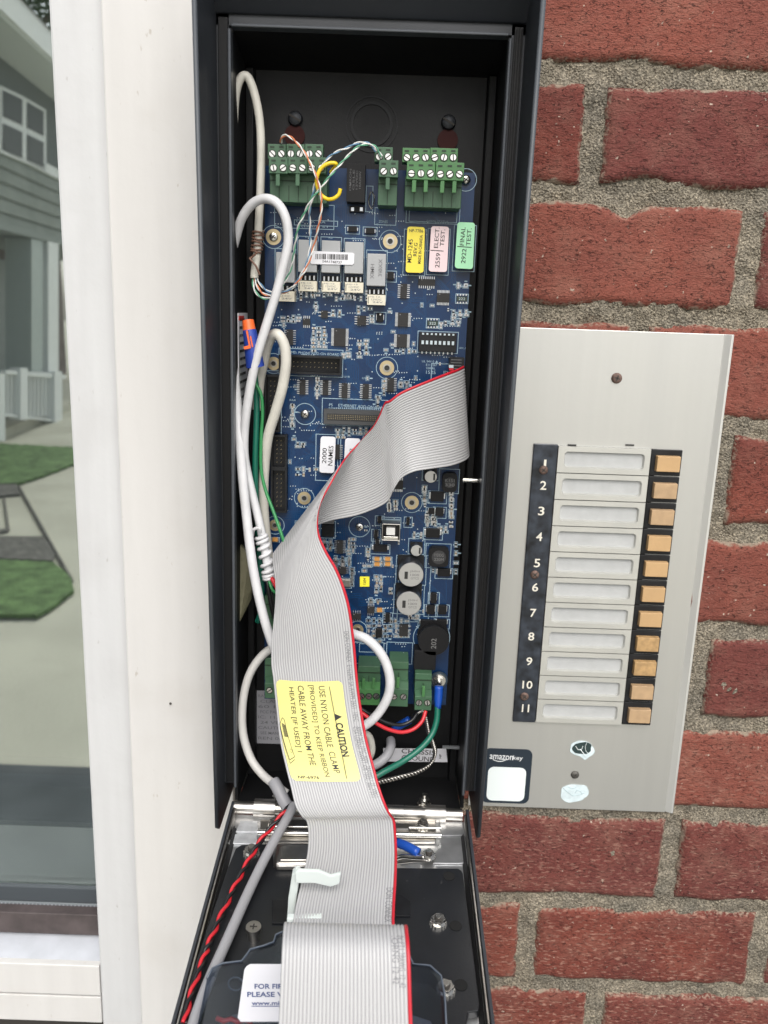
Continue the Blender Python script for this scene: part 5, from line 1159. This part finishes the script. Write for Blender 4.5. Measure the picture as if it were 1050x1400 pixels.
def blob(name, px, py, w_, h_, m, seed, parent, off, th=.0004, tail=None):
    rb = random.Random(seed); pts = []
    ph = [rb.uniform(0, 6.3) for _ in range(4)]
    for k in range(40):
        t = 2*math.pi*k/40; r = 1+.07*math.sin(2*t+ph[0])+.05*math.sin(3*t+ph[1])+.025*math.sin(7*t+ph[2])
        x, y = px+w_/2*math.copysign(abs(math.cos(t))**.8, math.cos(t))*r, py+h_/2*math.copysign(abs(math.sin(t))**.8, math.sin(t))*r
        if tail and abs(t-tail) < .35: y += h_*.28*(1-abs(t-tail)/.35)
        pts.append(P(x, y, DPN-off))
    return MB().prism(pts, (0, th, 0)).build(name, m, parent)
s1_ = blob('torn_sticker', 796, 1024, 33, 20, M['stteal'], 2, cpn, .0005, tail=1.4); blob('dark_print', 796, 1023, 27, 15, mat('sticker_dark', (.02, .04, .04), .5), 5, s1_, .0007, .0002)
mb = MB(); mb.tube([P(x, y, DPN-.0009) for x, y in ((787, 1020), (790, 1025), (795, 1025), (797, 1020))], .00025, 5); mb.tube([P(x, y, DPN-.0009) for x, y in ((802, 1016), (800, 1021), (801, 1027), (804, 1030))], .0002, 5); mb.tube([P(x, y, DPN-.0009) for x, y in ((793, 1024), (797, 1029), (800, 1033))], .0003, 5); mb.build('pale_mark', M['stwhite'], s1_)
s2_ = blob('sticker_residue', 785, 1084.5, 37, 24, M['stteal'], 9, cpn, .0005, tail=None)
mb = MB(); mb.tube([P(x, y, DPN-.0007) for x, y in ((770, 1077), (775, 1082), (783, 1088), (792, 1086), (799, 1084))], .00022, 5); mb.tube([P(x, y, DPN-.0007) for x, y in ((786, 1084), (789, 1080), (794, 1082), (796, 1087))], .00022, 5); mb.tube([P(x, y, DPN-.0007) for x, y in ((776, 1076), (784, 1078), (788, 1076))], .00022, 5); mb.build('torn_ridge', mat('residue_grey', (.40, .50, .53), .5), s2_)

# ================================================================ door hanging open on the hinge
def ddir(): 
    a = P(480, 1113, DL-.010); b = P(455, 1400, .352); d = b-a; d.x = 0; return a, d.normalized()
DO, DD = ddir(); DN = Vector((0, DD.z, -DD.y)); DN = DN if DN.z > 0 else -DN
def DPx(px, py, h=0.0):      # point of the door's inner face seen at a photo pixel, h above it
    r = ray(px, py); o = DO+DN*h-Vector((0, 0, H)); t = o.dot(DN)/r.dot(DN); p = r*t; p.z += H; return p
def dq(mb, pts, h, th): mb.prism([DPx(x, y, h) for x, y in pts], -DN*th); return mb
xdl, xdr = (DPx(320, 1130).x+DPx(236, 1400).x)/2, (DPx(640, 1130).x+DPx(667, 1400).x)/2
LEN = .215
def dbox(mb, x0, x1, s0, s1, h0, h1):       # box on the door: across, along from the hinge, height
    a = [DO+DD*s+DN*h for s, h in ((s0, h0), (s1, h0), (s1, h1), (s0, h1))]
    mb.prism([Vector((x0, p.y, p.z)) for p in a], (x1-x0, 0, 0)); return mb
mb = dbox(MB(), xdl, xdr, .004, LEN, -.003, 0); door = mb.build('door', M['zinc'], enc, bevel=.0003)
LH = .009
for x0, s in ((xdl, 1), (xdr, -1)):
    dbox(MB(), x0-s*.0012, x0+s*.0006, .002, LEN, -.004, LH).build('door_rim', M['paint'], door, bevel=.0003)
    dbox(MB(), x0+s*.0008, x0+s*.0021, .006, LEN, 0, LH*.8).build('inner_rim', M['steel2'], door, bevel=.0003)
    g_ = MB(); g_.prism([(x0+s*.0022, *(DO+DD*.02)[1:]), (x0+s*.0055, *(DO+DD*.02)[1:]), (x0+s*.0035, *(DO+DD*.02+DN*.004)[1:])], DD*(LEN-.02)); g_.build('rim_seal', M['rubber'], door)
# black backing plate with the tab at the left
D0 = .006
MB2 = MB(); dq(MB2, [(347, 1154), (372, 1154), (374, 1185), (626, 1187), (631, 1190), (633, 1194), (656, 1374), (654, 1382), (640, 1384), (610, 1560), (150, 1560), (238, 1400), (312, 1185), (322, 1160), (330, 1155)], D0, .005)
MB2.build('backing_plate', mat('black_panel', (.008, .009, .011), .36, specks=(.05, .05, .05), var=(40, .8, 1.5), bump=(700, .00005)), door, bevel=.0005)
mb = MB()
for px, py, r in ((614, 1198, .0036), (623, 1266, .0036), (630, 1347, .0036)): 
    c = DPx(px, py, D0+.0001); mb.cyl(c, c+DN*.0003, r, 20)
mb.build('plate_hole', mat('hole_black', (.003, .003, .003), .9), door)
mb = dq(MB(), [(540, 1222), (548, 1222), (561, 1232), (561, 1252), (540, 1252)], D0+.0012, .001); dq(mb, [(372, 1230), (396, 1230), (396, 1262), (372, 1262)], D0+.0012, .001); tag(mb.build('moulded_ribs', M['blackpl'], door, bevel=.0003), kind='stuff')
# zinc plates at the hinge end, pressed bracket, rods
mb = dq(MB(), [(329, 1122), (352, 1122), (353, 1137), (322, 1137)], .0016, .0015); dq(mb, [(318, 1140), (352, 1140), (351, 1153), (312, 1153)], .0012, .001); mb.build('hinge_plate', mat('bright_zinc', (.74, .76, .78), .4, .6, var=(150, .75, 1.1)), door, bevel=.0003)
mb = dq(MB(), [(601, 1123), (633, 1123), (637, 1142), (603, 1142)], .0016, .0015); dq(mb, [(603, 1144), (637, 1144), (643, 1180), (592, 1180)], .0012, .001); mb.build('hinge_plate', M['zinc'], door, bevel=.0003)
mb = dq(MB(), [(356, 1120), (596, 1120), (596, 1150), (356, 1150)], .003, .0025); mb.build('hinge_leaf', M['steel2'], door, bevel=.0006)
mb = MB(); a_, b_ = DPx(352, 1138, .005), DPx(603, 1142, .005); mb.cyl(a_, b_, .0018, 12); a_, b_ = DPx(370, 1130, .005), DPx(603, 1132, .005); mb.cyl(a_, b_, .0009, 10); mb.build('hinge_rod', M['steel'], door, smooth=.7)
mb = dq(MB(), [(377, 1150), (440, 1150), (440, 1182), (374, 1182)], .011, .006); mb.build('pressed_bracket', M['steel2'], door, bevel=.003, seg=4)
mb = dq(MB(), [(384, 1155), (440, 1155), (440, 1176), (382, 1176)], .0125, .002); mb.build('pressed_bracket', M['steel2'], door, bevel=.0018, seg=4)
mb = dq(MB(), [(540, 1124), (560, 1124), (560, 1134), (540, 1134)], .006, .002); mb.build('pressed_bracket', M['steel2'], door, bevel=.001)
# nuts and standoffs on the door
def nut(px, py, h, r, name='star_nut', tilt=0):
    c = DPx(px, py, h); mb = MB().use(M['steel']); mb.cyl(c, c+DN*.0012, r*1.12, 18)
    for i in range(14): a = i*math.pi/7; u_ = Vector((1, 0, 0))*math.cos(a)+DD*math.sin(a); mb.box(c+u_*r*1.12+DN*.0006, (.0009, .0009, .0012))
    mb.cyl(c+DN*.0012, c+DN*.0036, r, 6); mb.cyl(c+DN*.0036, c+DN*.0056, r*.48, 14); mb.use(M['seam']); mb.ring(c+DN*.0036, DN, r*.48, r*.58, .0001, 16)
    for i in range(3): mb.ring(c+DN*(.0040+i*.0005), DN, r*.45, r*.53, .0002, 14)
    return mb.build(name, None, door, smooth=.6)
nut(344, 1166, D0, .0042); nut(599, 1262, D0, .0040); nut(609, 1354, D0, .0042); nut(578, 1130, .003, .0036); nut(586, 1172, .003, .0038)
nut(376, 1128, .003, .0036)
c = DPx(347, 1283, D0); mb = MB().use(M['steel2']); mb.cyl(c, c+DN*.006, .0032, 18); mb.cyl(c+DN*.006, c+DN*.0085, .0042, 20); mb.use(M['seam']); mb.box(c+DN*.0086, (.004, .0008, .0003)); mb.box(c+DN*.0086, (.0008, .004, .0003)); mb.build('cap_screw', None, door, smooth=.6)
# clear plastic cover and its label
cov = glass_material('smoky_plastic', (.62, .68, .75), .16, .24, (.50, .55, .63))
hC = .022
ol = [(262, 1440), (283, 1338), (290, 1324), (304, 1317), (330, 1314), (338, 1304), (342, 1298), (360, 1293), (374, 1288), (377, 1278), (388, 1273), (545, 1273), (565, 1318), (588, 1320), (603, 1334), (608, 1360), (612, 1440), (616, 1560), (240, 1560)]
mb = MB(); n = len(ol); cen = Vector((450, 1420, 0)); topv = [DPx(cen.x+(x-cen.x)*.965, cen.y+(y-cen.y)*.965, hC) for x, y in ol]; midv = [DPx(x, y, hC-.003) for x, y in ol]; botv = [Vector(p)-DN*(hC-.003-D0) for p in midv]
mb.add(topv+midv+botv, [tuple(range(n))]+[(i, (i+1) % n, n+(i+1) % n, n+i) for i in range(n)]+[(n+i, n+(i+1) % n, 2*n+(i+1) % n, 2*n+i) for i in range(n)])
cvo = mb.build('clear_cover', cov, door, smooth=.5)
e = MB(); e.tube(midv[1:17], .0006, 6); e.tube([DPx(322+10*math.cos(t*.4), 1345+9*math.sin(t*.4), hC-.001) for t in range(16)], .0004, 5); e.build('moulded_edge', mat('plastic_edge', (.10, .12, .15), .3), cvo, smooth=True)
mb = MB(); dq(mb, [(300, 1400), (318, 1385), (560, 1385), (590, 1395), (600, 1440), (290, 1440)], D0+.008, .007); mb.build('module_under_cover', mat('module_grey', (.16, .17, .19), .5), door, bevel=.001)
mb = MB(); mb.tube([DPx(x, y, D0+.012) for x, y in ((296, 1392), (306, 1396), (316, 1393), (325, 1397), (335, 1394), (345, 1398))], .0012, 8); mb.build('red_lead', M['red'], door, smooth=True)
mb = MB().use(M['lab_w']); hL = hC+.0006
dq(mb, [(342, 1318), (420, 1318), (420, 1396), (329, 1396), (325, 1391), (334, 1326), (337, 1321)], hL, .0005)
mb.use(M['bluei'])
def dtext(mb, s_, x0, x1, y, hp, thick=.02):
    vs, fs = text_mesh(s_, thick); mb.add([DPx((x0+x1)/2+a*(x1-x0), y-b*hp, hL+.0002) for a, b in vs], fs)
dtext(mb, 'FOR FIR', 348, 387, 1348.5, 7); dtext(mb, 'PLEASE V', 338, 387, 1359.5, 7); dtext(mb, 'www.mir', 344, 387, 1371.5, 5.5); dq(mb, [(344, 1375.2), (390, 1375.2), (390, 1376), (344, 1376)], hL+.0002, .0001)
mb.build('website_label', None, cvo)
# ribbon clamp of milky nylon
cl_ = thing('cable_clamp', DPx(430, 1225, D0), 'milky white nylon clamp holding the ribbon down on the open door', 'clamp')
def rp_(x, y, D): return P(x, y, D)
mb = MB()
mb.prism([rp_(x, y, .385) for x, y in ((403, 1193), (408, 1190), (436, 1191), (452, 1198), (466, 1194), (464, 1209), (452, 1213), (430, 1208), (404, 1208))], (0, .0022, 0)); mb.build('strap', M['nylon'], cl_, bevel=.0006)
mb = MB(); mb.prism([rp_(x, y, .389) for x, y in ((399, 1197), (404, 1192), (410, 1194), (406, 1225), (401, 1262), (392, 1262), (394, 1228))], (0, .006, 0)); mb.build('post', M['nylon'], cl_, bevel=.0008)
mb = MB(); mb.prism([rp_(x, y, .372) for x, y in ((392, 1256), (440, 1255), (440, 1260), (392, 1262))], (0, .004, 0)); mb.build('base', M['nylon'], cl_, bevel=.0006)
# wires lying in the door
twist('wire_pair', dpath([(396, 1102, .020), (388, 1112, .020), (372, 1130, .016), (352, 1156, .013), (336, 1184, .011), (321, 1212, .010), (308, 1240, .0095), (295, 1268, .0095), (284, 1295, .0095), (275, 1320, .0095), (267, 1343, .0095), (259, 1368, .0095), (252, 1400, .0095)], 14), .0019, M['red'], M['black'], .019, 'twisted red and black wires running down the left of the open door', 'wire', wr=.0019)
cable('grey_cable', dpath([(402, 1100, .022), (394, 1116, .020), (380, 1140, .017), (365, 1168, .014), (350, 1198, .012), (335, 1230, .0115), (319, 1266, .0112), (303, 1302, .011), (287, 1338, .011), (274, 1372, .011), (264, 1402, .011), (245, 1470, .011)]), .0030, mat('mid_grey_jacket', (.30, .30, .315), .42), 'smooth grey cable lying beside the twisted wires in the open door', 'cable')
tg = thing('ring_terminal', DPx(565, 1160, .01), 'blue crimped ring terminal with bare wire screwed to the open door', 'terminal')
cable('crimp_sleeve', [(543, 1152, .470), (556, 1157, .466), (572, 1166, .461)], .0030, M['wblue'], parent=tg, k=3)
cable('bare_wire', [(536, 1176, .464), (550, 1171, .462), (565, 1172, .460), (580, 1172, .458)], .0016, M['steel'], parent=tg); cable('bare_wire', [(536, 1180, .464), (552, 1178, .462), (568, 1176, .460), (585, 1177, .458)], .0013, M['steel2'], parent=tg)
